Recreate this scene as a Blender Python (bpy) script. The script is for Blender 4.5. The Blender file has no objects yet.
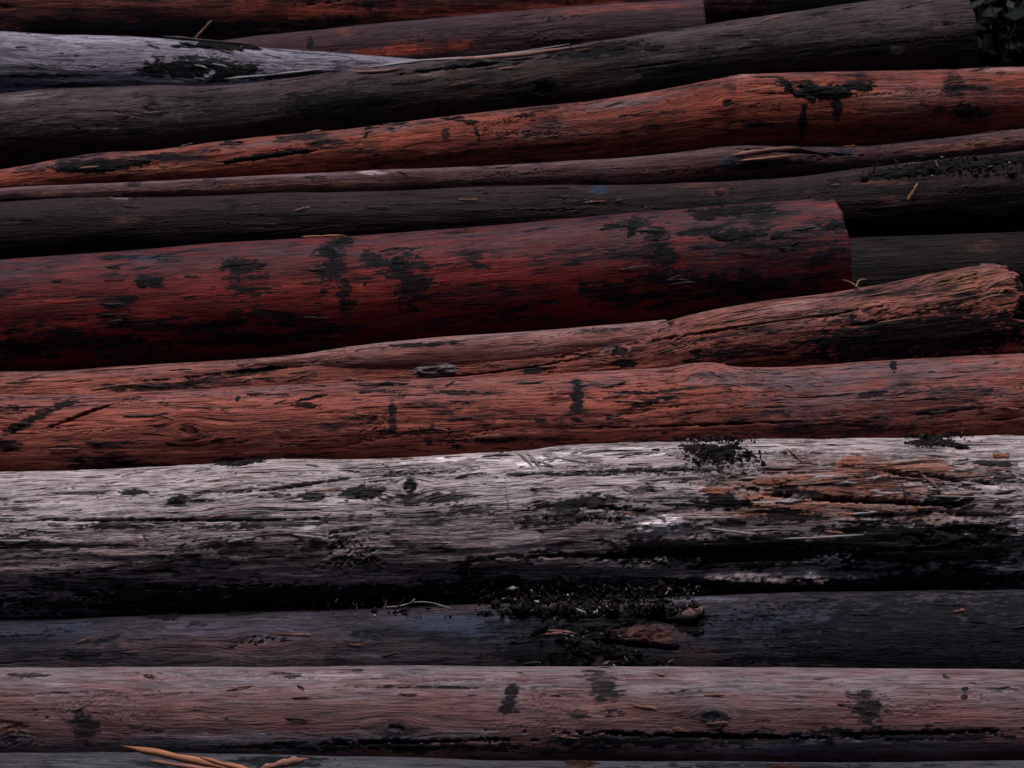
import bpy, math, random
import numpy as np
from mathutils import Vector

random.seed(7)
rng = np.random.RandomState(11)
scene = bpy.context.scene
COL = scene.collection
R = math.radians

# ------------------------------------------------------------------ noise
_perm = rng.permutation(512).astype(np.int64)
_perm = np.concatenate([_perm, _perm, _perm])
_g = rng.normal(size=(512, 3))
_g /= np.linalg.norm(_g, axis=1)[:, None]


def perlin(p):
    p = np.asarray(p, float)
    i = np.floor(p).astype(np.int64)
    f = p - i
    i &= 511
    w = f * f * f * (f * (f * 6 - 15) + 10)
    out = 0.0
    for a in (0, 1):
        wa = w[..., 0] if a else 1 - w[..., 0]
        pa = _perm[(i[..., 0] + a) & 511]
        for b in (0, 1):
            wb = w[..., 1] if b else 1 - w[..., 1]
            pb = _perm[pa + ((i[..., 1] + b) & 511)]
            for c in (0, 1):
                wc = w[..., 2] if c else 1 - w[..., 2]
                g = _g[_perm[pb + ((i[..., 2] + c) & 511)]]
                out = out + wa * wb * wc * (g[..., 0] * (f[..., 0] - a) + g[..., 1] * (f[..., 1] - b) + g[..., 2] * (f[..., 2] - c))
    return out * 1.55


def fbm(p, octv=3, gain=0.5):
    t, a, s = 0.0, 1.0, 0.0
    for k in range(octv):
        t = t + a * perlin(p * (2.03 ** k) + 17.3 * k)
        s += a
        a *= gain
    return t / s


def sstep(a, b, x):
    t = np.clip((x - a) / (b - a), 0, 1)
    return t * t * (3 - 2 * t)


# ------------------------------------------------------------------ camera
PITCH = R(5.0)
LENS = 54.0
FPX = LENS / 36.0 * 1024
CAM = np.array([0.0, -3.0, 1.31])
RIGHT = np.array([1.0, 0, 0])
FWD = np.array([0, math.cos(PITCH), -math.sin(PITCH)])
UP = np.array([0, math.sin(PITCH), math.cos(PITCH)])


def unproj(px, py, depth):
    px, py, depth = np.broadcast_arrays(np.asarray(px, float), np.asarray(py, float), np.asarray(depth, float))
    return CAM + depth[..., None] * (FWD + ((px - 512) / FPX)[..., None] * RIGHT + ((384 - py) / FPX)[..., None] * UP)


def proj(P):
    d = P - CAM
    z = d @ FWD
    return 512 + FPX * (d @ RIGHT) / z, 384 - FPX * (d @ UP) / z


# ------------------------------------------------------------------ helpers
def tag(o, label=None, cat=None, group=None, kind=None):
    if label: o['label'] = label
    if cat: o['category'] = cat
    if group: o['group'] = group
    if kind: o['kind'] = kind
    return o


def mesh_obj(name, verts, faces, mat, parent=None, attrs=None, vec=None, smooth=True):
    me = bpy.data.meshes.new(name)
    verts = np.asarray(verts, np.float32)
    faces = np.asarray(faces, np.int32)
    n = faces.shape[1]
    me.vertices.add(len(verts))
    me.vertices.foreach_set('co', verts.ravel())
    me.loops.add(faces.size)
    me.loops.foreach_set('vertex_index', faces.ravel())
    me.polygons.add(len(faces))
    me.polygons.foreach_set('loop_start', np.arange(0, faces.size, n, dtype=np.int32))
    me.polygons.foreach_set('loop_total', np.full(len(faces), n, np.int32))
    if smooth:
        me.polygons.foreach_set('use_smooth', np.ones(len(faces), bool))
    for k, v in (attrs or {}).items():
        a = me.attributes.new(k, 'FLOAT', 'POINT')
        a.data.foreach_set('value', np.asarray(v, np.float32).ravel())
    for k, v in (vec or {}).items():
        a = me.attributes.new(k, 'FLOAT_VECTOR', 'POINT')
        a.data.foreach_set('vector', np.asarray(v, np.float32).ravel())
    me.update(calc_edges=True)
    me.validate()
    me.materials.append(mat)
    o = bpy.data.objects.new(name, me)
    COL.objects.link(o)
    if parent is not None:
        o.parent = parent
        o.location = -Vector(parent.location)
    return o


def grid_faces(nu, nv, wrap=True):
    i = np.arange(nu - 1)[:, None]
    j = np.arange(nv if wrap else nv - 1)[None, :]
    j2 = (j + 1) % nv
    f = np.stack([i * nv + j, (i + 1) * nv + j, (i + 1) * nv + j2, i * nv + j2], -1)
    return f.reshape(-1, 4)


# ------------------------------------------------------------------ materials
class NT:
    def __init__(self, name):
        self.m = bpy.data.materials.new(name)
        self.m.use_nodes = True
        self.t = self.m.node_tree
        self.t.nodes.clear()
        self.out = self.t.nodes.new('ShaderNodeOutputMaterial')
        self.b = self.t.nodes.new('ShaderNodeBsdfPrincipled')
        self.t.links.new(self.b.outputs[0], self.out.inputs[0])

    def _in(self, sock, v):
        if v is None: return
        if hasattr(v, 'is_output'):
            self.t.links.new(v, sock)
        else:
            sock.default_value = v

    def attr(self, name, vec=False):
        n = self.t.nodes.new('ShaderNodeAttribute')
        n.attribute_name = name
        return n.outputs['Vector'] if vec else n.outputs['Fac']

    def math(self, op, a, b=None, c=None, clamp=False):
        n = self.t.nodes.new('ShaderNodeMath')
        n.operation = op
        n.use_clamp = clamp
        self._in(n.inputs[0], a); self._in(n.inputs[1], b); self._in(n.inputs[2], c)
        return n.outputs[0]

    def scale(self, v, s, off=(0, 0, 0)):
        n = self.t.nodes.new('ShaderNodeMapping')
        self._in(n.inputs[0], v)
        n.inputs['Scale'].default_value = s
        n.inputs['Location'].default_value = off
        return n.outputs[0]

    def noise(self, v, detail=4, rough=0.55, dist=0.0, scale=1.0):
        n = self.t.nodes.new('ShaderNodeTexNoise')
        self._in(n.inputs['Vector'], v)
        n.inputs['Scale'].default_value = scale
        n.inputs['Detail'].default_value = detail
        n.inputs['Roughness'].default_value = rough
        n.inputs['Distortion'].default_value = dist
        return n.outputs['Fac']

    def ramp(self, x, a, b, lo=0.0, hi=1.0):
        n = self.t.nodes.new('ShaderNodeMapRange')
        n.interpolation_type = 'SMOOTHSTEP'
        self._in(n.inputs[0], x)
        n.inputs[1].default_value = a; n.inputs[2].default_value = b
        n.inputs[3].default_value = lo; n.inputs[4].default_value = hi
        return n.outputs[0]

    def mix(self, f, a, b):
        n = self.t.nodes.new('ShaderNodeMix')
        n.data_type = 'RGBA'
        self._in(n.inputs[0], f)
        for s, v in ((n.inputs[6], a), (n.inputs[7], b)):
            if isinstance(v, tuple): v = (*v[:3], 1)
            self._in(s, v)
        return n.outputs[2]

    def bump(self, h, dist, strength=1.0, normal=None):
        n = self.t.nodes.new('ShaderNodeBump')
        n.inputs['Strength'].default_value = strength
        n.inputs['Distance'].default_value = dist
        self._in(n.inputs['Height'], h)
        self._in(n.inputs['Normal'], normal)
        return n.outputs[0]

    def done(self, col, rough, normal=None, spec=0.35):
        self._in(self.b.inputs['Base Color'], (*col[:3], 1) if isinstance(col, tuple) else col)
        self._in(self.b.inputs['Roughness'], rough)
        self.b.inputs['Specular IOR Level'].default_value = spec
        if normal is not None: self._in(self.b.inputs['Normal'], normal)
        return self.m


def wood(name, A, B, G, warm=(0.42, 0.16, 0.09), dark=(0.0045, 0.0048, 0.0062), seed=0,
         check=0.5, fine=0.75, spec=0.09, rough=0.62, bumpd=0.0016, edge=.27):
    """A / B: two tones of the wood, G: weathered surface tone, check: amount of black drying checks."""
    t = NT(name)
    g0 = t.attr('grain', True)
    wv = t.t.nodes.new('ShaderNodeTexNoise')
    t._in(wv.inputs['Vector'], t.scale(g0, (9, 16, 16)))
    wv.inputs['Scale'].default_value = 1.0; wv.inputs['Detail'].default_value = 3
    va = t.t.nodes.new('ShaderNodeVectorMath'); va.operation = 'MULTIPLY_ADD'
    t._in(va.inputs[0], wv.outputs['Color']); va.inputs[1].default_value = (.0, .013, .013); t._in(va.inputs[2], g0)
    g = va.outputs[0]
    o = (seed * 3.7, seed * 1.9, seed * 5.3)
    fib = t.noise(t.scale(g, (5, 80, 80), o), 5, .62, .3)
    fine_n = t.noise(t.scale(g, (26, 360, 360), o), 4, .65)
    big = t.noise(t.scale(g, (2.2, 13, 13), o), 4, .6, .6)
    blot = t.noise(t.scale(g, (7, 30, 30), o), 5, .65, .4)
    col = t.mix(t.ramp(big, .36, .64), A, B)
    # streaks
    hi = tuple(min(1, c * 1.65) for c in A)
    lo = tuple(c * .42 for c in B)
    col = t.mix(t.ramp(fib, .52, .72, 0, .75), col, hi)
    col = t.mix(t.ramp(fib, .48, .30, 0, .8), col, lo)
    mid = t.noise(t.scale(g, (13, 175, 175), tuple(x + 2 for x in o)), 4, .6, .2)
    col = t.mix(t.ramp(mid, .50, .30, 0, .75), col, tuple(c * .30 for c in B))
    col = t.mix(t.ramp(mid, .55, .72, 0, .4), col, hi)
    # warm freshly exposed wood
    wm = t.math('MULTIPLY', t.attr('warm'), t.ramp(blot, .36, .56, .15, 1))
    wcol = t.mix(t.ramp(fib, .35, .65), tuple(c * .55 for c in warm), warm)
    col = t.mix(wm, col, wcol)
    # weathering film
    gm = t.math('MULTIPLY', t.attr('grey'), t.ramp(blot, .32, .60, .25, 1))
    gcol = t.mix(t.ramp(mid, .34, .66), tuple(c * .5 for c in G), tuple(c * 1.4 for c in G))
    col = t.mix(gm, col, gcol)
    # pale scuffs
    col = t.mix(t.math('MULTIPLY', t.attr('pale'), t.ramp(fib, .38, .6)), col, tuple(min(.8, c * 2.0 + .06) for c in G))
    # blue bruising
    col = t.mix(t.math('MULTIPLY', t.attr('blue'), t.ramp(blot, .3, .55, .3, .95)), col, (0.018, 0.027, 0.052))
    # fine pencil lines along the grain
    col = t.mix(t.ramp(fine_n, .47, .30, 0, fine), col, tuple(c * .25 for c in B))
    # dirty stains, plus shade painted on the undersides of logs K and I
    st = t.math('ADD', t.attr('stain'), t.ramp(blot, .32, .68, -.25, .25))
    st = t.math('ADD', st, t.ramp(mid, .32, .68, -.22, .22))
    st = t.math('ADD', st, t.ramp(fine_n, .35, .65, -.16, .16))
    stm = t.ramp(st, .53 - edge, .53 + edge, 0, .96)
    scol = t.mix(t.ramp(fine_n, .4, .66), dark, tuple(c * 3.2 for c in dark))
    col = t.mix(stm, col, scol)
    # drying checks: thin black lines
    chk = t.noise(t.scale(g, (4.5, 150, 150), tuple(x + 9 for x in o)), 3, .55, .2)
    gate = t.ramp(t.noise(t.scale(g, (6, 22, 22), tuple(x + 4 for x in o)), 3, .6), .50 - .16 * check, .66 - .14 * check)
    ck = t.math('MULTIPLY', t.ramp(chk, .42, .33), gate)
    chk2 = t.noise(t.scale(g, (10, 300, 300), tuple(x + 21 for x in o)), 2, .5, .1)
    gate2 = t.ramp(t.noise(t.scale(g, (9, 30, 30), tuple(x + 14 for x in o)), 3, .6), .40, .60)
    ck = t.math('MAXIMUM', ck, t.math('MULTIPLY', t.math('MULTIPLY', t.ramp(chk2, .41, .35), gate2), min(1.0, check + .25)))
    ck = t.math('MAXIMUM', t.math('MULTIPLY', ck, min(1.0, check + .15)), t.attr('crack'))
    col = t.mix(ck, col, tuple(c * .6 for c in dark))
    h = t.math('ADD', t.math('MULTIPLY', fib, .9), t.math('MULTIPLY', fine_n, .45))
    h = t.math('SUBTRACT', h, t.math('MULTIPLY', ck, 1.1))
    h = t.math('ADD', h, t.math('MULTIPLY', mid, .5))
    grit = t.noise(t.scale(g, (160, 260, 260), o), 2, .5)
    h = t.math('ADD', h, t.math('MULTIPLY', grit, .22))
    nrm = t.bump(h, bumpd * 3.2, .9)
    rg = t.ramp(fib, .3, .7, rough + .14, rough - .06)
    m = t.done(col, rg, nrm, spec)
    t._in(t.b.inputs['Specular IOR Level'], t.math('MULTIPLY', t.math('SUBTRACT', 1.0, t.math('MULTIPLY', t.math('MAXIMUM', stm, ck), .85)), spec))
    return m


def rough_mat(name, a, b, scale=120, rough=.8, spec=.3, hi=None):
    t = NT(name)
    tc = t.t.nodes.new('ShaderNodeTexCoord').outputs['Object']
    n = t.noise(tc, 5, .65, 0, scale)
    n2 = t.noise(tc, 3, .6, 0, scale * 3.3)
    col = t.mix(t.ramp(n, .38, .62), a, b)
    if hi: col = t.mix(t.ramp(n2, .60, .70), col, hi)
    return t.done(col, rough, t.bump(t.math('ADD', n, t.math('MULTIPLY', n2, .5)), .004), spec)


def bark_mat(name, a, b, hi):
    t = NT(name)
    g = t.attr('grain', True)
    n = t.noise(t.scale(g, (28, 130, 130)), 5, .68, .4)
    n2 = t.noise(t.scale(g, (60, 300, 300)), 4, .65)
    col = t.mix(t.ramp(n, .36, .62), a, b)
    col = t.mix(t.ramp(n2, .58, .72), col, hi)
    return t.done(col, .9, t.bump(t.math('ADD', n, t.math('MULTIPLY', n2, .6)), .007), .05)


M_BARK = bark_mat('bark_dark', (.003, .003, .0035), (.013, .012, .013), (.05, .043, .046))
M_BARKBROWN = bark_mat('bark_brown', (.008, .004, .004), (.035, .014, .011), (.10, .05, .042))
M_SOIL = rough_mat('soil', (.005, .0045, .005), (.016, .014, .014), 200, .9, .05)
M_CHIP = rough_mat('chip', (.13, .075, .06), (.05, .03, .028), 160, .8, .2)
M_PALE = rough_mat('pale_chip', (.38, .36, .38), (.22, .2, .2), 160, .8, .2)
M_END = rough_mat('sawn_wood', (.10, .045, .035), (.05, .028, .024), 60, .85, .2)


def splinter_mat(name, a, b):
    t = NT(name)
    g = t.attr('grain', True)
    n = t.noise(t.scale(g, (8, 220, 220)), 4, .6)
    return t.done(t.mix(t.ramp(n, .38, .6), a, b), .6, t.bump(n, .003), .3)


M_SPLORANGE = splinter_mat('orange_splinter', (.40, .16, .075), (.22, .075, .04))
M_SPLPINK = splinter_mat('pink_splinter', (.32, .15, .11), (.14, .055, .04))
M_SPLPALE = splinter_mat('pale_splinter', (.45, .40, .41), (.20, .16, .16))
M_SPLDARK = splinter_mat('dark_splinter', (.05, .035, .033), (.016, .012, .012))
M_FLAKEPALE = bark_mat('pale_flake', (.12, .085, .085), (.30, .255, .265), (.50, .45, .47))
M_FLAKEWARM = bark_mat('rusty_flake', (.10, .035, .024), (.26, .105, .07), (.36, .20, .155))
M_KNOT = splinter_mat('knot_wood', (.12, .088, .09), (.012, .010, .011))
M_TWIG = splinter_mat('twig', (.30, .14, .06), (.12, .06, .03))


# ------------------------------------------------------------------ logs
class Log:
    pass


LOGS = {}
ORDER = []


def pchip(xs, ys, x):
    xs = np.asarray(xs, float); ys = np.asarray(ys, float)
    if len(xs) == 2: 
        return ys[0] + (ys[1] - ys[0]) * (x - xs[0]) / (xs[1] - xs[0])
    h = np.diff(xs); d = np.diff(ys) / h
    m = np.empty_like(ys)
    m[1:-1] = (d[:-1] * h[1:] + d[1:] * h[:-1]) / (h[1:] + h[:-1])
    m[0] = d[0]; m[-1] = d[-1]
    k = np.clip(np.searchsorted(xs, x) - 1, 0, len(xs) - 2)
    t = (x - xs[k]) / h[k]
    tc = np.clip(t, 0, 1)
    y = ((2 * tc**3 - 3 * tc**2 + 1) * ys[k] + (tc**3 - 2 * tc**2 + tc) * h[k] * m[k]
         + (-2 * tc**3 + 3 * tc**2) * ys[k + 1] + (tc**3 - tc**2) * h[k] * m[k + 1])
    y = y + np.where(t < 0, t * h[k] * m[k], 0) + np.where(t > 1, (t - 1) * h[k] * m[k + 1], 0)
    return y


def define(key, top, bot, xa=-330, xb=1354, **kw):
    L = Log()
    L.key = key
    L.top = top; L.bot = bot; L.xa = xa; L.xb = xb
    L.kw = kw
    L.spots = kw.get('spots', [])
    L.seed = len(ORDER) * 13.7 + 3
    LOGS[key] = L
    ORDER.append(key)
    return L


def outline(L, x):
    yt = pchip([p[0] for p in L.top], [p[1] for p in L.top], x)
    yb = pchip([p[0] for p in L.bot], [p[1] for p in L.bot], x)
    return yt, yb


def solve_depth(L, first=None):
    xs = np.linspace(max(L.xa, 0), min(L.xb, 1024), 7)
    if first:
        L.d0, L.d1 = first
    else:
        req = []
        yt, yb = outline(L, xs)
        for x, t, b in zip(xs, yt, yb):
            best = 2.8
            if L.key not in ('M', 'I2'):
                pk = [k for k in ORDER[:ORDER.index(L.key)] if k not in ('I2', 'G2') and LOGS[k].xa <= x <= LOGS[k].xb]
                if pk: best = LOGS[pk[-1]].d0 + (LOGS[pk[-1]].d1 - LOGS[pk[-1]].d0) * x / 1024 - .02
            c, r = (t + b) / 2, (b - t) / 2
            for k in ORDER:
                if k == L.key: break
                o = LOGS[k]
                if x < o.xa or x > o.xb: continue
                t2, b2 = outline(o, np.array([x]))
                c2, r2 = (t2[0] + b2[0]) / 2, (b2[0] - t2[0]) / 2
                dd = o.d0 + (o.d1 - o.d0) * x / 1024
                d = dd
                for _ in range(3):
                    R2 = r2 * dd / FPX; R1 = r * d / FPX
                    s = (c2 * dd - c * d) / FPX - 384 * (dd - d) / FPX
                    q = (R1 + R2) ** 2 - s ** 2
                    if q <= 0: d = 0; break
                    d = dd + math.sqrt(q)
                best = max(best, d)
            req.append(best)
        req = np.array(req)
        a, b = np.polyfit(xs, req, 1)
        a = float(np.clip(a, -0.00022, 0.00022))
        b = float(np.mean(req - a * xs))
        viol = float(np.max(req - (a * xs + b)))
        b += min(viol, .02) * .5
        L.d0 = b + L.kw.get('push', 0); L.d1 = a * 1024 + b + L.kw.get('push', 0)
    # centre line
    n = 240
    x = np.linspace(L.xa, L.xb, n)
    yt, yb = outline(L, x)
    dep = L.d0 + (L.d1 - L.d0) * x / 1024
    C = unproj(x, (yt + yb) / 2, dep)
    rad = (yb - yt) / 2 * dep / FPX
    T = np.gradient(C, axis=0); T /= np.linalg.norm(T, axis=1)[:, None]
    e1 = -FWD - (T @ -FWD)[:, None] * T
    e1 /= np.linalg.norm(e1, axis=1)[:, None]
    e2 = np.cross(e1, T) 
    if e2[0] @ UP < 0: e2 = -e2
    s = np.concatenate([[0], np.cumsum(np.linalg.norm(np.diff(C, axis=0), axis=1))])
    L.tab = (x, C, rad, e1, e2, s)


def ev(L, x, phi):
    X, C, rad, e1, e2, s = L.tab
    I = lambda a: np.stack([np.interp(x, X, a[:, k]) for k in range(3)], -1)
    r = np.interp(x, X, rad)
    nrm = np.cos(phi)[..., None] * I(e1) + np.sin(phi)[..., None] * I(e2)
    c = I(C)
    sm = np.interp(x, X, s)
    grain = np.stack([sm, r * np.cos(phi), r * np.sin(phi)], -1)
    return c, r, nrm, grain


def spot_mask(px, py, sp, w):
    x, y, rx, ry, rot = sp[1:6]
    a = R(rot)
    dx, dy = px - x, py - y
    u = (dx * math.cos(a) + dy * math.sin(a)) / rx
    v = (-dx * math.sin(a) + dy * math.cos(a)) / ry
    return 1 - np.sqrt(u * u + v * v) + w


def fields(L, x, phi):
    kw = L.kw
    c, r, nrm, g = ev(L, x, phi)
    gs = g + L.seed
    base = c + r[..., None] * nrm
    px, py = proj(base)
    front = np.cos(phi) > -0.15
    warp = .75 * fbm(gs * np.array([20, 55, 55]), 3, .6) + .75 * fbm(gs * np.array([55, 190, 190]) + 5, 3, .65)
    F = {k: np.zeros(x.shape) for k in ('stain', 'grey', 'warm', 'pale', 'blue', 'crack')}
    # overall procedural distribution
    n1 = fbm(gs * np.array([3.0, 14, 14]), 4, .55)
    n2 = fbm(gs * np.array([5.0, 20, 20]) + 31, 4, .6)
    F['stain'] += np.clip(kw.get('stain', .2) + kw.get('stainv', .7) * n1, 0, 1)
    n3 = fbm(gs * np.array([11, 48, 48]) + 61, 4, .62)
    fk = kw.get('fleck', .5)
    F['stain'] = np.maximum(F['stain'], fk * 1.3 * sstep(.30, .46, n3 + .25 * n1))
    top = np.sin(phi)
    F['grey'] += np.clip(kw.get('grey', .1) + kw.get('greytop', .5) * sstep(kw.get('gt0', .45), 1, top) + .5 * n2, 0, 1)
    F['warm'] += np.clip(kw.get('warm', 0.) + .6 * n1, 0, 1) * (kw.get('warm', 0) > 0)
    d = kw.get('bump', .006) * fbm(gs * np.array([2.2, 9, 9]) + 7, 3)
    d += kw.get('fib', .0014) * (fbm(gs * np.array([3.5, 62, 62]) + 3, 3, .6))
    # long open cracks
    cr = np.abs(perlin(gs * np.array([1.6, 17, 17]) + 51 + .25 * warp[..., None]))
    gate = sstep(.02, .3, fbm(gs * np.array([2.2, 7, 7]) + 77, 2))
    cm = (1 - sstep(.0, .03 + .05 * kw.get('crack', .3), cr)) * gate * min(1, kw.get('crack', .3) * 2.2)
    F['crack'] += .9 * cm
    d -= cm * .006
    # flaking layers
    fl = kw.get('flake', 0)
    if fl:
        q = fbm(gs * np.array([3.2, 36, 36]) + 11, 4, .5) * 3.2 + 2
        lay = np.floor(q); fr = q - lay
        d += fl * (lay + sstep(0, .16, fr) - 2) * .5
        F['crack'] = np.maximum(F['crack'], .9 * (1 - sstep(.0, .10, fr)) * sstep(-.05, .35, n2))
        F['warm'] += (np.mod(lay, 2) == 0) * kw.get('flakewarm', 0)
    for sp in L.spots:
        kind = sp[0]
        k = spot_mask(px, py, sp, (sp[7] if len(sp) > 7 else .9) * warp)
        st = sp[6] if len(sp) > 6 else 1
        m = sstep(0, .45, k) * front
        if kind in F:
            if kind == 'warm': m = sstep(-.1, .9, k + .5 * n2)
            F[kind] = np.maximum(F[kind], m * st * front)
        elif kind == 'soft':
            F['stain'] = np.maximum(F['stain'], sstep(-.12, .55, k + .1 * warp) * front * st)
        elif kind == 'clean':
            F['stain'] *= 1 - m * st
        elif kind == 'nogrey':
            F['grey'] *= 1 - m * st
        elif kind == 'knot':
            a = R(sp[5]); u = ((px - sp[1]) * math.cos(a) + (py - sp[2]) * math.sin(a)) / sp[3]; v = (-(px - sp[1]) * math.sin(a) + (py - sp[2]) * math.cos(a)) / sp[4]
            ex = np.exp(-(u * u + v * v) / 2) * front
            sh = v * ex * sp[4] * .0024 * 1.1
            g = g + sh[..., None] * np.stack([0 * phi, -np.sin(phi), np.cos(phi)], -1)
            q = np.sqrt(u * u + v * v) + .5 * warp
            d += .006 * st * np.exp(-(u * u + v * v)) - .006 * st * (q < .45)
            F['stain'] = np.maximum(F['stain'], st * np.maximum(sstep(.75, .25, q), .6 * sstep(.25, .05, np.abs(q - 1.0))) * front)
        elif kind == 'dent':
            d -= m * st * .01
        elif kind == 'lump':
            d += sstep(0, 1, k) * front * st * .01
        elif kind == 'groove':
            d -= m * st * .012
            F['crack'] = np.maximum(F['crack'], m * .9)
    for k in F: F[k] = np.clip(F[k], 0, 1)
    return base + d[..., None] * nrm, nrm, g, F


def phis(n):
    a = np.linspace(-105, 112, int(n * .76), endpoint=False)
    b = np.linspace(112, 255, n - len(a), endpoint=False)
    return np.radians(np.concatenate([a, b]))


def build_log(L):
    kw = L.kw
    mat = wood(kw['mat'], *kw['cols'], seed=L.seed, **kw.get('matkw', {}))
    X, C, rad, e1, e2, s = L.tab
    root = bpy.data.objects.new('log', None)
    COL.objects.link(root)
    root.location = C[len(C) // 2] - np.array([0, 0, float(np.mean(rad))])
    root.empty_display_size = .1
    tag(root, kw['label'], 'log', 'felled logs stacked in the pile')
    L.root = root
    vis_a, vis_b = max(L.xa, -30), min(L.xb, 1054)
    nvis = int((vis_b - vis_a) * .85)
    xs = [np.linspace(vis_a, vis_b, nvis)]
    if L.xa < vis_a - 1: xs.insert(0, np.linspace(L.xa, vis_a, 50, endpoint=False))
    if L.xb > vis_b + 1: xs.append(np.linspace(vis_b, L.xb, 51)[1:])
    xs = np.concatenate(xs)
    rp = float(np.max(rad)) / .002
    ph = phis(int(np.clip(rp * 2.9, 90, 250)))
    x, p = np.meshgrid(xs, ph, indexing='ij')
    P, nrm, g, F = fields(L, x, p)
    jag = kw.get('jag', (0.004, 0.004))
    for side in (0, 1):
        idx = slice(0, 14) if side == 0 else slice(-14, None)
        w = np.linspace(1, 0, 14) if side == 0 else np.linspace(0, 1, 14)
        nz = fbm(g[idx] * np.array([0.0, 60, 60]) + 5.5 + side, 3, .65)
        P[idx] += (w[:, None] * nz * jag[side])[..., None] * np.array([1.0, 0, 0])
        # chipped arris
        P[idx] -= nrm[idx] * (np.where(w > .93, .004, 0) * (1 + nz.T).T.mean() )[:, None, None]
    body = mesh_obj('trunk', P.reshape(-1, 3), grid_faces(*x.shape), mat, root,
                    {k: v for k, v in F.items()}, {'grain': g})
    # sawn ends
    for side in (0, 1):
        ring = P[0] if side == 0 else P[-1]
        cen = ring.mean(0)
        ks = np.linspace(1, 0.02, 22)
        q = cen + ks[:, None, None] * (ring - cen)[None]
        ax = np.array([1.0, 0, 0])
        nz = fbm(q * 45, 3)
        q = q + ((1 - ks ** 6)[:, None] * (nz * .006 + (jag[side] * .8) * fbm(q * 25 + 9, 2)))[..., None] * ax
        f = grid_faces(len(ks), ring.shape[0])
        if side == 0: f = f[:, ::-1]
        mesh_obj('sawn_end', q.reshape(-1, 3), f, M_END, root)
    # raised bark
    for b in kw.get('bark', []):
        bark_patch(L, *b)
    return root


def bark_patch(L, cx, cy, rx, ry, rot=0, thick=.006, mat=None, rag=1.0, name='bark_patch'):
    yt, yb = outline(L, np.array([float(cx)]))
    yc, rp = (yt + yb)[0] / 2, (yb - yt)[0] / 2
    ex = abs(rx * math.cos(R(rot))) + abs(ry * math.sin(R(rot)))
    ey = abs(ry * math.cos(R(rot))) + abs(rx * math.sin(R(rot)))
    p1 = math.asin(np.clip((yc - (cy - 1.5 * ey)) / rp, -1, 1)) + (.25 if cy - 1.5 * ey < yc - rp else 0)
    p0 = math.asin(np.clip((yc - (cy + 1.5 * ey)) / rp, -1, 1))
    nx = int(np.clip(3 * ex * 1.6, 30, 260)); nv = int(np.clip((p1 - p0) * rp * 1.7, 24, 120))
    x, p = np.meshgrid(np.linspace(cx - 1.5 * ex, cx + 1.5 * ex, nx), np.linspace(p0, p1, nv), indexing='ij')
    P, nrm, g, F = fields(L, x, p)
    px, py = proj(P)
    w = fbm((g + L.seed) * np.array([35, 75, 75]) + cx, 4, .62)
    m = spot_mask(px, py, ('', cx, cy, rx, ry, rot), rag * w)
    h = sstep(-.05, .35, m) * (.7 + 1.0 * fbm(g * np.array([16, 80, 80]), 3, .5)) * thick * .8 - .0022
    Q = P + h[..., None] * nrm
    f = grid_faces(nx, nv, False)
    mf = m.reshape(-1)
    keep = (mf[f] > -.12).all(1)
    f = f[keep]
    if len(f) < 6: return
    lab = np.arange(nx * nv)
    for _ in range(400):
        mn = lab[f].min(1)
        new = lab.copy()
        for c in range(4): np.minimum.at(new, f[:, c], mn)
        if (new == lab).all(): break
        lab = new
    fl = lab[f[:, 0]]
    ids, cnt = np.unique(fl, return_counts=True)
    f = f[fl == ids[cnt.argmax()]]
    used, inv = np.unique(f, return_inverse=True)
    f = inv.reshape(-1, 4)
    return mesh_obj(name, Q.reshape(-1, 3)[used], f, mat or M_BARK, L.root, None, {'grain': g.reshape(-1, 3)[used]})


def on_log(L, px, py, lift=0.0):
    yt, yb = outline(L, np.array([float(px)]))
    yc, rp = (yt + yb)[0] / 2, (yb - yt)[0] / 2
    phi = math.asin(np.clip((yc - py) / rp, -1, 1))
    P, nrm, g, F = fields(L, np.array([float(px)]), np.array([phi]))
    return P[0] + nrm[0] * lift, nrm[0]


def sliver(name, pts, w, t, mat, parent=None, taper=(.15, .1), seed=0, twist=.6, n=30, nseg=7, wob=.5):
    """an irregular tapered strip of wood along pts (world)"""
    pts = np.array(pts, float)
    u = np.linspace(0, 1, len(pts)); v = np.linspace(0, 1, n)
    c = np.stack([pchip(u, pts[:, k], v) for k in range(3)], -1)
    T = np.gradient(c, axis=0); T /= np.linalg.norm(T, axis=1)[:, None]
    a = np.cross(T, UP + .01); a /= np.linalg.norm(a, axis=1)[:, None]
    b = np.cross(a, T)
    V = []; G = []
    L = np.linalg.norm(pts[-1] - pts[0])
    for i in range(n):
        k = v[i]
        tp = min(1, taper[0] + k * 6) * min(1, taper[1] + (1 - k) * 4)
        for j in range(nseg):
            an = 2 * math.pi * j / nseg + twist * k
            nz = 1 + wob * float(perlin(np.array([k * 7 + seed, math.cos(an) * 1.5, math.sin(an) * 1.5 + seed])))
            V.append(c[i] + a[i] * math.cos(an) * t * tp * nz + b[i] * math.sin(an) * w * tp * nz)
            G.append((k * L, math.cos(an) * .02, math.sin(an) * .02))
    f = grid_faces(n, nseg)
    o = mesh_obj(name, V, f, mat, parent, None, {'grain': G})
    # close the tips
    me = o.data
    import bmesh
    bm = bmesh.new(); bm.from_mesh(me)
    bmesh.ops.holes_fill(bm, edges=[e for e in bm.edges if e.is_boundary], sides=20)
    bm.to_mesh(me); bm.free()
    return o


def stick_on(L, name, pts, w, t, mat, lift=.003, **kw):
    """part of a log: a raised sliver following pixel points on its surface"""
    q = [on_log(L, x, y, lift if not isinstance(lift, (list, tuple)) else lift[i])[0] for i, (x, y) in enumerate(pts)]
    return sliver(name, q, w, t, mat, L.root, **kw)


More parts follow.
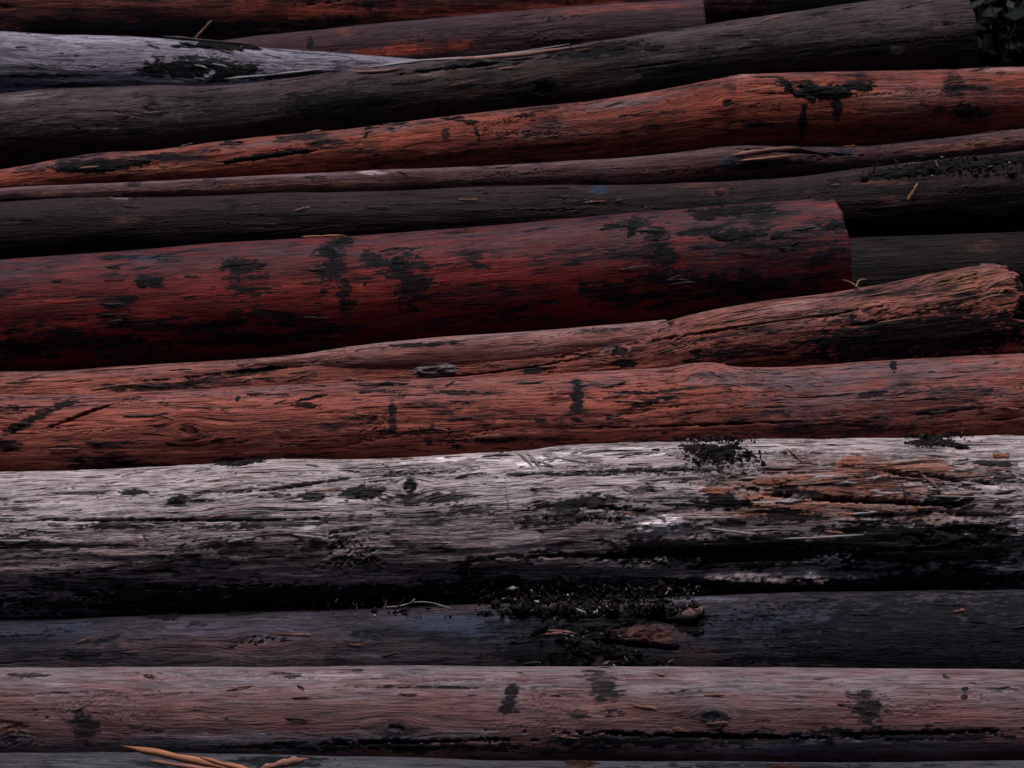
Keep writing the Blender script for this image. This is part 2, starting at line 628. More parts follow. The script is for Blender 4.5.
def lone(name, label, cat, L, pts, w, t, mat, group=None, **kw):
    q = []
    for x, y, lift in pts:
        q.append(on_log(L, x, y, lift)[0])
    o = sliver(name, q, w, t, mat, None, **kw)
    c = Vector(q[0])
    o.data.transform(__import__('mathutils').Matrix.Translation(-c))
    o.location = c
    tag(o, label, cat, group)
    return o


def crumbs(label, L, region, n, size, mats, seed, spread=.012, cat='debris'):
    """heap of soil and bark crumbs lying on a log, one object of stuff"""
    r = np.random.RandomState(seed)
    V = []; Fc = []; mi = []
    base = np.array([[1, 0, 0], [-1, 0, 0], [0, 1, 0], [0, -1, 0], [0, 0, 1], [0, 0, -1]], float)
    tri = np.array([[0, 2, 4], [2, 1, 4], [1, 3, 4], [3, 0, 4], [2, 0, 5], [1, 2, 5], [3, 1, 5], [0, 3, 5]])
    x0, x1, y0, y1 = region
    xs = np.where(r.rand(n) < .6, r.rand(n), .5 + .17 * np.clip(r.normal(size=n), -2.9, 2.9)) * (x1 - x0) + x0
    ys = y0 + (y1 - y0) * r.rand(n) ** 1.0
    # evaluate positions in one go
    yt, yb = outline(L, xs)
    yc, rp = (yt + yb) / 2, (yb - yt) / 2
    sarg = np.clip((yc - ys) / rp, -1, 1)
    over = np.clip((yc - ys) / rp - 1, 0, 3) * rp * .002
    phi = np.arcsin(sarg) + np.where(sarg > .9, r.rand(n) * .5, 0)
    P, nrm, g, F = fields(L, xs, phi)
    dens = fbm(g * 30 + seed, 3)
    for i in range(n):
        s = size * math.exp(r.normal(-.15, .6)) * .5
        e = min(xs[i] - x0, x1 - xs[i]) / (x1 - x0)
        if dens[i] < -.25 or e * 4 + dens[i] * .8 < .25 * r.rand(): continue
        h = s * .5 + r.rand() ** 2 * spread * max(0, .4 + dens[i] * 2)
        p = P[i] + nrm[i] * h + UP * min(over[i], .03)
        v = base * (1 + .45 * r.normal(size=(6, 1))) * s * (np.array([1.9, .9, .35]) if r.rand() < .5 else (np.array([2.6, .4, .3]) if r.rand() < .4 else np.array([1, .9, .7])))
        q, _ = np.linalg.qr(r.normal(size=(3, 3)))
        k = len(V) * 6
        V.append(p + v @ q)
        Fc.append(tri + k)
        u = r.rand()
        mi.append(0 if u < mats[1] else (1 if u < mats[2] else 2))
    o = mesh_obj('debris', np.concatenate(V), np.concatenate(Fc), mats[0][0], None, smooth=False)
    for m in mats[0][1:]: o.data.materials.append(m)
    o.data.polygons.foreach_set('material_index', np.repeat(np.array(mi, np.int32), 8))
    tag(o, label, cat, None, 'stuff')
    return o


# ------------------------------------------------------------------ the pile, from the ground up
define('N', [(0, 755), (300, 757), (600, 764), (1024, 763)], [(0, 905), (1024, 910)],
       mat='wood_slate', cols=((0.0304, 0.0258, 0.0304), (0.0182, 0.0158, 0.0182), (0.0608, 0.0578, 0.0730)), grey=.5, greytop=.5, stain=.15,
       label='slate grey log at the very bottom of the pile, mostly out of view',
       spots=[('stain', 280, 762, 60, 8, 0, .9), ('stain', 800, 770, 200, 10, 0, .7)],
       bark=[(580, 764, 18, 5, 0, .007, M_BARKBROWN), (785, 767, 14, 4, 0, .006, M_BARKBROWN)])

define('M', [(0, 669), (140, 669), (400, 667), (700, 668), (1024, 670)], [(0, 775), (500, 780), (1024, 776)],
       mat='wood_dusty_pink', cols=((0.1378, 0.0593, 0.0566), (0.0870, 0.0371, 0.0344), (0.1535, 0.1256, 0.1442)), grey=.22, greytop=.75, gt0=.35, stain=.1, stainv=.5,
       label='dusty pink log with a straight smooth top, under the dark bluish log',
       matkw=dict(check=.35, fine=.65), crack=.18, fleck=.6,
       spots=[('knot', 395, 728, 18, 8, 0, .7), ('knot', 712, 717, 18, 8, 0, .7), ('knot', 150, 678, 14, 5, 0, .7), ('soft', 510, 698, 9, 22, 22, .85), ('soft', 605, 690, 20, 30, -35, .8), ('soft', 865, 706, 26, 18, 20, .8),
              ('soft', 85, 728, 17, 24, 0, .85), ('stain', 155, 733, 18, 7, 0, .8), ('stain', 965, 692, 5, 9, 0, .9),
              ('stain', 945, 676, 6, 3, 30, .9), ('stain', 25, 676, 25, 4, 0, .7), ('stain', 285, 675, 22, 4, 5, .7),
              ('grey', 160, 745, 210, 16, 0, 1), ('grey', 860, 745, 240, 14, 0, .9), ('grey', 420, 735, 160, 8, 0, .8),
              ('stain', 410, 747, 220, 7, .6, .9, 1.5), ('stain', 660, 741, 220, 9, -1, .9, 1.5), ('stain', 900, 735, 140, 7, 1, .9, 1.6),
              ('stain', 270, 745, 70, 4, 0, .8), ('groove', 700, 736, 150, 2.2, 1.2, .5, 1.6), ('groove', 930, 733, 90, 2, -1.5, .4, 1.6), ('groove', 420, 742, 110, 2, -1, .4, 1.6),
              ('pale', 320, 676, 60, 5, 0, .6), ('stain', 715, 716, 22, 7, 0, .6), ('stain', 405, 728, 30, 9, 0, .5),
              ('crack', 420, 687, 90, 1.4, 0, .9), ('grey', 250, 742, 330, 14, 0, 1), ('grey', 800, 745, 300, 12, 0, 1), ('clean', 200, 738, 100, 8, 0, .6), ('clean', 860, 744, 160, 5, 0, .5), ('blue', 250, 745, 240, 8, 0, .5), ('blue', 850, 748, 200, 7, 0, .5)],
       bark=[(700, 676, 10, 2.5, 0, .004), (148, 676, 9, 3, 10, .004, M_BARKBROWN), (520, 672, 6, 2, 0, .003)])

define('L', [(0, 621), (100, 617), (200, 614), (342, 611), (400, 609), (500, 604), (684, 597), (1024, 590)], [(0, 706), (500, 712), (1024, 716)],
       mat='wood_bluish_black', cols=((0.0418, 0.0261, 0.0287), (0.0171, 0.0130, 0.0165), (0.0475, 0.0405, 0.0603)), grey=.35, greytop=.4, stain=.38, stainv=.8,
       label='dark bluish log with a heap of black crumbs, under the wide silvery log',
       matkw=dict(check=.4, fine=.6, warm=(.20, .075, .055)), crack=.35, flake=.0011, bump=.007,
       spots=[('stain', 600, 635, 90, 30, 0, .9), ('clean', 240, 640, 140, 26, 0, .8), ('grey', 250, 625, 160, 10, -2, .9), ('warm', 230, 648, 140, 10, 0, .5), ('grey', 500, 615, 120, 7, -2, .9), ('pale', 300, 655, 120, 3, 0, .3), ('knot', 260, 640, 20, 9, 0, .6), ('blue', 45, 632, 70, 12, -3, .8), ('blue', 470, 628, 90, 16, 0, .85), ('blue', 800, 632, 150, 30, 0, .8), ('blue', 960, 640, 90, 40, 0, .6),
              ('stain', 75, 655, 22, 6, -5, 1), ('stain', 105, 640, 20, 4, -20, .9), ('soft', 560, 640, 90, 40, 0, .9),
              ('stain', 800, 640, 260, 34, 0, .62), ('soft', 930, 640, 230, 70, 0, 1), ('soft', 860, 640, 120, 50, 0, .8), ('clean', 260, 640, 120, 25, 0, .7),
              ('warm', 655, 636, 46, 13, 2, 1, .9), ('nogrey', 655, 636, 45, 16, 2, 1), ('clean', 655, 636, 44, 12, 2, 1, .9), ('lump', 645, 634, 40, 14, 0, 1.1),
              ('warm', 700, 652, 30, 10, 0, .7), ('groove', 640, 645, 60, 3, 5, 1), ('groove', 668, 622, 30, 2.5, 10, 1),
              ('pale', 700, 600, 50, 4, 0, .6), ('pale', 850, 625, 50, 12, 0, .45), ('pale', 760, 645, 30, 5, 0, .4)],
       bark=[(75, 656, 18, 4, -5, .005), (580, 640, 26, 14, 30, .014), (612, 622, 40, 9, -8, .014), (690, 622, 18, 14, 40, .014), (560, 612, 60, 6, -3, .012), (520, 640, 16, 4, 0, .008), (655, 612, 30, 5, 4, .012), (612, 652, 40, 6, 4, .012),
             (590, 662, 16, 6, 0, .014), (640, 664, 26, 5, 0, .012), (250, 612, 30, 3, -6, .006), (165, 617, 18, 4, 0, .008)])

define('K', [(0, 475), (130, 470), (200, 466), (260, 461), (342, 460), (480, 453), (530, 450), (560, 447), (684, 443), (800, 440), (1024, 437)],
       [(0, 627), (400, 622), (1024, 612)],
       mat='wood_silver', cols=((0.2124, 0.1444, 0.1446), (0.1225, 0.0859, 0.0875), (0.3840, 0.3279, 0.3424)), warm_base=0, grey=.62, greytop=.65, gt0=.1, stain=.16, stainv=.95,
       label='wide silvery grey weathered log, the palest and most cracked in the pile', matkw=dict(check=1.0, fine=.85, bumpd=.0024, warm=(.33, .125, .08)),
       crack=.55, flake=.0034, fib=.0036, bump=.007,
       spots=[('stain', 130, 525, 90, 6, -3, .7), ('stain', 60, 545, 90, 5, 0, .7), ('stain', 300, 522, 120, 6, -4, .75), ('stain', 430, 498, 60, 8, -4, .8), ('stain', 560, 520, 70, 9, -3, .8), ('stain', 660, 512, 50, 6, 0, .8), ('stain', 640, 490, 30, 5, 0, .7), ('stain', 230, 490, 50, 3, -4, .7), ('warm', 700, 575, 90, 7, 0, .9), ('warm', 300, 545, 240, 12, 0, .5), ('warm', 880, 475, 120, 12, 0, .9), ('warm', 760, 515, 60, 8, 0, .8), ('knot', 410, 488, 14, 10, 0, .8), ('stain', 180, 500, 16, 9, 10, .9), ('stain', 365, 492, 32, 10, -4, .9), ('stain', 410, 486, 9, 10, 0, 1), ('stain', 310, 497, 16, 4, 0, .8),
              ('stain', 130, 492, 20, 4, 0, .8), ('stain', 560, 505, 40, 7, -5, .8), ('stain', 470, 510, 30, 8, 0, .8), ('stain', 600, 500, 24, 9, 0, .8),
              ('warm', 830, 488, 150, 42, 0, 1, .9), ('nogrey', 830, 492, 150, 36, 0, 1, 1.1), ('nogrey', 950, 515, 90, 20, 0, .9, 1.1), ('warm', 960, 475, 60, 10, 0, .7), ('warm', 950, 520, 90, 14, 0, .6),
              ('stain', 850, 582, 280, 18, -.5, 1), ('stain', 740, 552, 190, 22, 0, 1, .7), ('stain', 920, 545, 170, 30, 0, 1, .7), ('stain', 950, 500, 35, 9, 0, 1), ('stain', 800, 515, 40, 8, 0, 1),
              ('stain', 890, 512, 60, 8, 0, 1), ('stain', 720, 500, 24, 9, 0, .95), ('stain', 985, 462, 40, 5, 5, .95), ('stain', 700, 470, 50, 3, 0, .7),
              ('stain', 300, 600, 420, 20, -.5, 1), ('stain', 800, 600, 340, 14, -.5, 1), ('stain', 560, 588, 160, 12, 0, .8), ('stain', 300, 565, 330, 16, 0, .5), ('stain', 100, 585, 200, 14, 0, .6), ('stain', 500, 575, 200, 20, 0, .6), ('stain', 260, 545, 120, 9, 0, .7),  # band along K's underside: black decayed wood with shade painted into it
              ('warm', 150, 560, 260, 26, 0, .45), ('warm', 480, 560, 160, 22, 0, .5), ('warm', 760, 575, 90, 7, 0, 1), ('warm', 640, 540, 50, 16, -15, .7),
              ('pale', 330, 510, 36, 9, -35, .45), ('pale', 545, 460, 40, 8, -8, 1), ('pale', 470, 462, 60, 6, 0, .8), ('pale', 660, 525, 26, 12, -10, 1),
              ('pale', 800, 572, 22, 5, 0, .9), ('pale', 1015, 540, 8, 36, 10, .6), ('pale', 60, 515, 70, 14, 0, .35), ('pale', 640, 452, 70, 6, 0, .7),
              ('grey', 975, 520, 60, 10, 0, .6), ('clean', 800, 575, 140, 5, 0, .9), ('dent', 560, 457, 24, 6, -10, .6),
              ('groove', 650, 470, 100, 2.2, -2, .9), ('groove', 860, 500, 110, 3, 3, .9), ('groove', 560, 475, 90, 1.6, 0, .7), ('groove', 170, 520, 150, 1.6, 0, .6),
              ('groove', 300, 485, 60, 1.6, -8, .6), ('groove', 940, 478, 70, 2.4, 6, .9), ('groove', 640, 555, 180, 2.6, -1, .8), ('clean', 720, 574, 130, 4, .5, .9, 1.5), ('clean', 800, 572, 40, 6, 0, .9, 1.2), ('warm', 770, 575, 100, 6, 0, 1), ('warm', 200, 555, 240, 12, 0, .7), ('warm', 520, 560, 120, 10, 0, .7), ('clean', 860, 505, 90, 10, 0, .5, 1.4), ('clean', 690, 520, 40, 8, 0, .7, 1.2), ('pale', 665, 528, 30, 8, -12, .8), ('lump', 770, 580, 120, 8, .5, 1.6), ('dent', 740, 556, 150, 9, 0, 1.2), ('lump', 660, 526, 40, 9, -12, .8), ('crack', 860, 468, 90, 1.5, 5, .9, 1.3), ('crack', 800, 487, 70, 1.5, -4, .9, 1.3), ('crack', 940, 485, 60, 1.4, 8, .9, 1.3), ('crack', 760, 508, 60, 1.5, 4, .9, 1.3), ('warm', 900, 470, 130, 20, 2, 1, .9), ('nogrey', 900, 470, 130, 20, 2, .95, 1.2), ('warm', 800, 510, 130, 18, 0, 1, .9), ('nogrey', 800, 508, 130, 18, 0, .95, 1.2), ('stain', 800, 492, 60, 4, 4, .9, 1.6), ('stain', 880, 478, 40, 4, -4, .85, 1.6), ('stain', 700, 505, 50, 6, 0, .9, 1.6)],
       bark=[(690, 455, 27, 5.8, 5, 0.0080, M_FLAKEPALE, 1.1, 'wood_flake'), (745, 468, 16, 5.9, 4, 0.0088, M_FLAKEPALE, 1.1, 'wood_flake'), (800, 452, 21, 3.4, -1, 0.0085, M_FLAKEPALE, 1.1, 'wood_flake'), (850, 462, 19, 5.0, -8, 0.0079, M_FLAKEWARM, 1.1, 'wood_flake'), (905, 458, 21, 6.2, 4, 0.0066, M_FLAKEPALE, 1.1, 'wood_flake'), (960, 468, 18, 3.5, 1, 0.0068, M_FLAKEPALE, 1.1, 'wood_flake'), (1000, 456, 16, 3.7, -5, 0.0088, M_FLAKEWARM, 1.1, 'wood_flake'), (770, 482, 21, 4.0, -5, 0.0072, M_FLAKEWARM, 1.1, 'wood_flake'), (830, 478, 22, 3.6, 3, 0.0058, M_FLAKEPALE, 1.1, 'wood_flake'), (890, 492, 28, 4.0, -3, 0.0067, M_FLAKEPALE, 1.1, 'wood_flake'), (940, 488, 24, 3.2, -4, 0.0083, M_FLAKEPALE, 1.1, 'wood_flake'), (1000, 495, 35, 5.4, -3, 0.0053, M_FLAKEPALE, 1.1, 'wood_flake'), (720, 490, 25, 4.7, -3, 0.0057, M_FLAKEWARM, 1.1, 'wood_flake'), (790, 500, 21, 3.2, -8, 0.0088, M_FLAKEPALE, 1.1, 'wood_flake'), (850, 512, 28, 3.1, 4, 0.0067, M_FLAKEWARM, 1.1, 'wood_flake'), (910, 508, 16, 4.6, 3, 0.0057, M_FLAKEWARM, 1.1, 'wood_flake'), (970, 482, 22, 3.4, -5, 0.0087, M_FLAKEPALE, 1.1, 'wood_flake'), (640, 470, 27, 4.8, 6, 0.0071, M_FLAKEPALE, 1.1, 'wood_flake'), (600, 468, 19, 5.1, 4, 0.0082, M_FLAKEPALE, 1.1, 'wood_flake'), (540, 474, 17, 4.5, -7, 0.0058, M_FLAKEPALE, 1.1, 'wood_flake'), (690, 524, 27, 6.2, -3, 0.0061, M_FLAKEPALE, 1.1, 'wood_flake'), (640, 532, 18, 4.1, -3, 0.0062, M_FLAKEPALE, 1.1, 'wood_flake'), (780, 572, 36, 3.5, 3, 0.0062, M_FLAKEPALE, 1.1, 'wood_flake'), (830, 571, 17, 3.3, 1, 0.0071, M_FLAKEPALE, 1.1, 'wood_flake'), (720, 575, 23, 5.6, -3, 0.0083, M_FLAKEPALE, 1.1, 'wood_flake'), (580, 459, 29, 3.5, 6, 0.0076, M_FLAKEPALE, 1.1, 'wood_flake'), (460, 466, 26, 5.9, -6, 0.0089, M_FLAKEPALE, 1.1, 'wood_flake'), (620, 495, 20, 5.2, 4, 0.0067, M_FLAKEPALE, 1.1, 'wood_flake'), (715, 453, 32, 8, 0, .013), (690, 448, 14, 4, 0, .008), (235, 464, 24, 3.2, -5, .007), (930, 442, 22, 5, 0, .011), (955, 446, 20, 3, 10, .008),
             (655, 450, 5, 2, 0, .006), (945, 502, 30, 5, 4, .007), (735, 505, 18, 7, 0, .006), (805, 498, 16, 4, 0, .006), (860, 520, 30, 5, 0, .006),
             (412, 486, 8, 7, 0, .005), (180, 501, 13, 6, 0, .004), (720, 520, 30, 4, 4, .006)])

define('J', [(-10, 394), (80, 394), (160, 391), (260, 387), (342, 383), (470, 378), (560, 374), (684, 366), (700, 364), (740, 367), (880, 361), (1024, 353)],
       [(0, 497), (400, 487), (1024, 468)],
       mat='wood_orange', cols=((.27, .072, .050), (.175, .043, .031), (.115, .080, .090)), grey=.0, greytop=.55, stain=.14, stainv=1.0,
       label='long smooth orange brown log resting on the wide silvery log', matkw=dict(check=.85, fine=.75), crack=.25, flake=.0012, fib=.0024, fleck=.7,
       spots=[('grey', 850, 375, 200, 20, -3, .9), ('grey', 600, 380, 100, 7, -4, .6), ('grey', 130, 398, 120, 6, -2, .5), ('soft', 480, 410, 60, 16, 0, .35), ('soft', 950, 395, 60, 16, 0, .45), ('knot', 705, 380, 14, 8, 0, .5), ('knot', 188, 430, 16, 9, 0, .6), ('soft', 577, 402, 9, 24, 2, 1), ('blue', 577, 390, 10, 14, 0, .8), ('stain', 577, 382, 8, 5, 0, .8), ('soft', 392, 416, 5, 22, 0, .85), ('blue', 392, 400, 5, 8, 0, .6),
              ('grey', 790, 378, 130, 16, -2, .95), ('blue', 790, 385, 60, 6, 0, .35), ('grey', 930, 375, 120, 14, -3, .7), ('stain', 700, 388, 60, 3, -4, .8),
              ('stain', 640, 393, 40, 3, 0, .8), ('stain', 35, 418, 46, 6, -28, 1), ('stain', 62, 405, 18, 4, -15, .9), ('stain', 12, 445, 20, 8, 0, .85), ('stain', 8, 410, 20, 6, 0, .7),
              ('stain', 430, 432, 40, 4, -3, .8), ('stain', 500, 440, 70, 3, -2, .7), ('stain', 120, 465, 60, 4, 0, .7), ('stain', 230, 459, 20, 3, 0, .7),
              ('stain', 650, 402, 30, 4, -12, .8), ('stain', 950, 410, 45, 4, -6, .8), ('stain', 870, 395, 24, 4, -12, .7), ('stain', 430, 437, 8, 14, 0, .6),
              ('stain', 540, 420, 10, 10, 0, .5), ('stain', 690, 410, 30, 7, 0, .4), ('stain', 300, 456, 70, 5, 0, .6), ('stain', 60, 450, 40, 20, 0, .35),
              ('soft', 850, 440, 260, 18, -2, .5), ('lump', 700, 366, 30, 7, 0, .4), ('stain', 470, 393, 50, 2.5, 0, .8), ('stain', 390, 384, 20, 2, 0, .9),
              ('groove', 380, 385, 25, 1.3, 0, .8), ('groove', 90, 412, 45, 2, -20, .9), ('groove', 700, 425, 120, 1.3, -2, .5), ('grey', 880, 400, 180, 26, -3, .7), ('grey', 430, 395, 90, 10, -2, .5), ('soft', 780, 425, 150, 16, -2, .5)],
       bark=[(228, 440, 26, 4, -4, .005, M_BARKBROWN), (306, 405, 17, 4.5, 0, .006, M_BARKBROWN), (312, 398, 16, 2, -12, .006, M_BARK), (265, 394, 26, 1.8, -1, .005, M_BARKBROWN), (238, 398, 3, 5, 25, .005),
             (893, 367, 5, 8, 8, .006), (30, 419, 30, 3.5, -28, .006, M_BARKBROWN), (300, 457, 22, 2.4, 0, .004, M_BARKBROWN), (565, 393, 22, 2, 3, .004, M_BARKBROWN)])

define('I', [(-10, 372), (60, 371), (120, 367), (250, 359), (342, 353), (400, 351), (470, 347), (560, 341), (640, 331), (684, 318), (760, 303), (850, 291), (900, 282), (975, 268), (1016, 262)],
       [(-10, 455), (342, 428), (684, 398), (850, 388), (1016, 378)], xb=1001,
       mat='wood_frayed_orange', cols=((.265, .076, .053), (.155, .040, .028), (.14, .092, .098)), grey=.05, greytop=.5, stain=.17, stainv=1.0,
       label='frayed orange log with a broken right end, under the big crimson log', matkw=dict(check=.95, fine=.85, bumpd=.0022), crack=.5, flake=.0015, fib=.0028,
       jag=(.004, .07),
       spots=[('knot', 620, 352, 14, 8, -5, .9), ('knot', 870, 312, 16, 9, -6, .8), ('stain', 352, 362, 14, 8, 0, 1), ('stain', 250, 372, 70, 4, -8, .85), ('stain', 160, 388, 50, 5, -4, .8), ('blue', 612, 346, 14, 8, 0, .8), ('stain', 625, 364, 16, 4, 0, 1),
              ('stain', 660, 345, 30, 6, -10, .5), ('groove', 330, 362, 180, 2, -6, .9), ('groove', 460, 358, 80, 1.5, -5, .6), ('groove', 760, 325, 120, 1.8, -8, .7),
              ('soft', 915, 336, 150, 34, -6, 1), ('soft', 960, 330, 90, 34, -6, 1), ('soft', 750, 352, 70, 9, -4, .7), ('stain', 720, 335, 30, 5, -8, .6), ('stain', 840, 308, 30, 8, -10, .5),  # two large soft spots at right: stain plus deep shade put into the colour
              ('warm', 975, 278, 50, 12, -8, .8), ('pale', 800, 305, 60, 5, -8, .35), ('stain', 1000, 300, 20, 12, 0, .7), ('stain', 535, 369, 14, 5, 0, .8), ('stain', 600, 340, 20, 4, -15, .7), ('grey', 840, 312, 150, 16, -9, .6), ('grey', 450, 352, 120, 7, -3, .5)],
       bark=[(436, 370, 25, 8, -3, .016, M_KNOT, .35, 'knot'), (352, 362, 12, 6, 0, .006), (132, 386, 22, 4, -6, .006, M_BARKBROWN), (190, 383, 30, 2.6, -6, .005, M_BARKBROWN), (625, 364, 14, 3.5, -3, .004), (700, 350, 12, 4, 0, .004, M_BARKBROWN)])

define('I2', [(235, 363), (300, 355), (342, 348), (400, 341), (510, 333), (600, 325), (660, 320)], [(235, 368), (300, 372), (342, 376), (510, 372), (660, 357)], xa=238, xb=668,
       mat='wood_thin_pink', cols=((.20, .075, .065), (.13, .048, .042), (.22, .17, .18)), grey=.05, greytop=.5, stain=.1, stainv=.7, push=-.15,
       label='short thin reddish branch wedged between the crimson log and the frayed orange log', crack=.3, flake=.001,
       spots=[('stain', 420, 345, 60, 3, -4, .8), ('stain', 600, 330, 40, 4, -4, .6)])

define('H', [(-10, 262), (0, 261), (100, 253), (200, 245), (300, 239), (345, 237), (480, 227), (600, 216), (684, 209), (770, 202), (834, 197)],
       [(-10, 393), (200, 382), (342, 372), (600, 350), (834, 324)], xb=834,
       mat='wood_crimson', cols=((.15, .0145, .013), (.068, .0085, .009), (.036, .020, .027)), grey=.0, greytop=1.2, gt0=.25, stain=.28, stainv=1.2, fleck=.9, jag=(.004, .010),
       label='big crimson red log with a cleanly sawn right end, the reddest in the pile', matkw=dict(check=.3, fine=.5, edge=.13, rough=.5, spec=.07, warm=(.30, .05, .026), bumpd=.001), crack=.03, fib=.0008, bump=.005,
       spots=[('grey', 200, 255, 200, 14, -5, .9), ('grey', 760, 225, 110, 34, -5, .75), ('grey', 560, 240, 120, 16, -5, .7), ('soft', 480, 300, 90, 26, -4, .6), ('stain', 250, 285, 30, 22, 0, .6, 1.6), ('stain', 120, 300, 26, 20, 0, .55, 1.6), ('stain', 190, 330, 60, 16, 0, .6, 1.6), ('soft', 640, 285, 60, 20, -8, .6), ('stain', 700, 232, 30, 5, -6, .9), ('stain', 460, 232, 30, 3, -5, .8), ('soft', 820, 265, 30, 40, 0, .6), ('stain', 332, 262, 20, 32, 8, .8, 1.5), ('stain', 345, 300, 10, 34, -3, .75, 1.5), ('stain', 408, 280, 24, 36, -10, .85, 1.4), ('stain', 375, 262, 26, 12, 20, .8, 1.6), ('stain', 660, 248, 18, 38, -28, .85, 1.4), ('stain', 640, 225, 30, 8, 0, .8, 1.6), ('stain', 690, 290, 120, 14, -6, .7, 1.6), ('soft', 580, 275, 5, 40, -14, .6), ('soft', 560, 262, 40, 16, 0, .5), ('soft', 800, 250, 40, 30, 0, .5), ('soft', 700, 290, 120, 18, -6, .7),
              ('stain', 240, 266, 32, 10, -4, .8), ('stain', 150, 282, 20, 9, 0, .8), ('stain', 740, 236, 40, 7, -4, .8), ('stain', 832, 226, 18, 7, -5, .8),
              ('stain', 90, 296, 16, 5, 0, .7), ('stain', 110, 318, 18, 14, 0, .6), ('stain', 235, 318, 14, 18, 0, .6), ('stain', 80, 345, 140, 12, -2, .8), ('stain', 260, 338, 120, 9, -4, .7),
              ('stain', 500, 305, 120, 14, -3, .5), ('stain', 40, 332, 60, 8, 0, .6), ('stain', 735, 212, 56, 7, -4, .9), ('stain', 590, 250, 60, 5, -4, .5),
              ('blue', 145, 258, 20, 6, 0, .8), ('grey', 60, 263, 90, 9, -4, .9), ('grey', 760, 215, 90, 16, -5, .7), ('warm', 70, 325, 60, 9, -3, .9), ('warm', 150, 318, 22, 10, 0, .9),
              ('warm', 360, 288, 12, 8, 0, .9), ('warm', 430, 312, 60, 6, -4, .7), ('warm', 300, 300, 120, 24, -4, .4), ('warm', 320, 272, 10, 10, 0, .6), ('grey', 480, 240, 150, 10, -5, .5), ('grey', 780, 245, 110, 60, -5, 1), ('grey', 620, 240, 120, 26, -5, .7)],
       bark=[(115, 267, 12, 4, 10, .004), (150, 283, 16, 5, -8, .005), (240, 267, 26, 6, -4, .005), (330, 254, 9, 9, 20, .006), (343, 243, 16, 5, -10, .007), (398, 262, 10, 9, 30, .005),
             (632, 228, 5, 13, 20, .006), (612, 227, 16, 3.5, -8, .006), (660, 243, 8, 12, -20, .004), (735, 211, 46, 5, -4, .007), (738, 236, 36, 4.5, -4, .006), (700, 215, 18, 6, 10, .006),
             (832, 226, 12, 4.5, -5, .005), (822, 199, 9, 3, 0, .008), (85, 297, 13, 2.6, -6, .003), (40, 331, 14, 2.6, -4, .003), (365, 281, 3.5, 7, 10, .004), (232, 312, 8, 8, 0, .003), (155, 318, 5, 9, 15, .003),
             (780, 238, 14, 4, 0, .005), (300, 254, 14, 2.4, -5, .003)])

define('G2', [(640, 246), (850, 238), (1024, 231)], [(640, 345), (850, 338), (1024, 330)], xa=560,
       mat='wood_dark_umber', cols=((0.0065, 0.0022, 0.0017), (0.0036, 0.0013, 0.0012), (0.0080, 0.0038, 0.0041)), grey=.1, greytop=.4, stain=.15, stainv=.8, push=.02,
       label='dark umber log seen only at the right, behind the sawn end of the crimson log', crack=.3, matkw=dict(warm=(.20, .07, .05)),
       spots=[('warm', 985, 245, 18, 6, -8, .5, 1.6), ('grey', 1000, 255, 40, 6, -6, .9), ('clean', 1000, 258, 40, 8, 0, .8)])

define('G', [(-10, 204), (0, 203), (170, 197), (342, 192), (480, 187), (600, 185), (684, 183), (780, 178), (860, 169), (940, 160), (1024, 151)],
       [(0, 278), (342, 262), (700, 252), (1024, 247)],
       mat='wood_charcoal', cols=((0.0121, 0.0046, 0.0050), (0.0056, 0.0026, 0.0031), (0.0345, 0.0178, 0.0244)), grey=.12, greytop=.6, gt0=.55, stain=.18, stainv=.7,
       label='charcoal dark log running full width just above the big crimson log', matkw=dict(check=.3, fine=.5, warm=(.22, .085, .06)), crack=.25, flake=.0009, bump=.008,
       spots=[('pale', 122, 200, 14, 3.5, 0, 1), ('blue', 598, 189, 12, 5, 0, 1), ('warm', 720, 190, 10, 7, 0, 1), ('clean', 720, 190, 10, 7, 0, 1), ('warm', 890, 200, 14, 5, 0, 1), ('clean', 890, 199, 12, 5, 0, .8),
              ('warm', 880, 183, 34, 3, -2, .9), ('clean', 880, 183, 34, 3, -2, .9), ('grey', 230, 206, 230, 9, -2, .6), ('warm', 125, 220, 20, 6, 0, .5), ('warm', 700, 184, 40, 3, 0, .8),
              ('clean', 960, 178, 70, 6, -3, .9), ('grey', 970, 180, 70, 7, -3, .9), ('stain', 232, 205, 12, 7, 0, .8)],
       bark=[(720, 192, 7, 5, 20, .006, M_BARKBROWN), (133, 198, 6, 6, 30, .004, M_BARKBROWN), (945, 167, 100, 6.5, -7, .012, M_BARK, .7)])

define('F', [(-10, 189), (0, 188), (170, 181), (342, 172), (560, 162), (684, 152), (720, 147), (800, 147), (860, 146), (940, 138), (1024, 129)],
       [(0, 207), (342, 196), (684, 188), (800, 178), (900, 168), (1024, 158)],
       mat='wood_mauve_pole', cols=((0.0785, 0.0319, 0.0319), (0.0416, 0.0152, 0.0144), (0.1571, 0.0998, 0.1197)), grey=.15, greytop=.75, stain=.12, stainv=.7,
       label='thin mauve brown pole, the slimmest log of the pile', matkw=dict(check=.35), crack=.25, flake=.0006, fleck=.7,
       spots=[('blue', 738, 163, 24, 7, 0, .9), ('blue', 845, 152, 13, 6, 0, 1), ('pale', 372, 173, 14, 3, 0, 1), ('stain', 760, 165, 50, 6, -3, .9), ('warm', 930, 150, 60, 6, -5, .5),
              ('stain', 135, 185, 10, 4, 0, .7), ('groove', 800, 152, 70, 1.6, 3, .8), ('warm', 250, 190, 260, 7, -2, .8), ('warm', 640, 178, 160, 7, -4, .8), ('warm', 960, 148, 80, 8, -5, .7)])

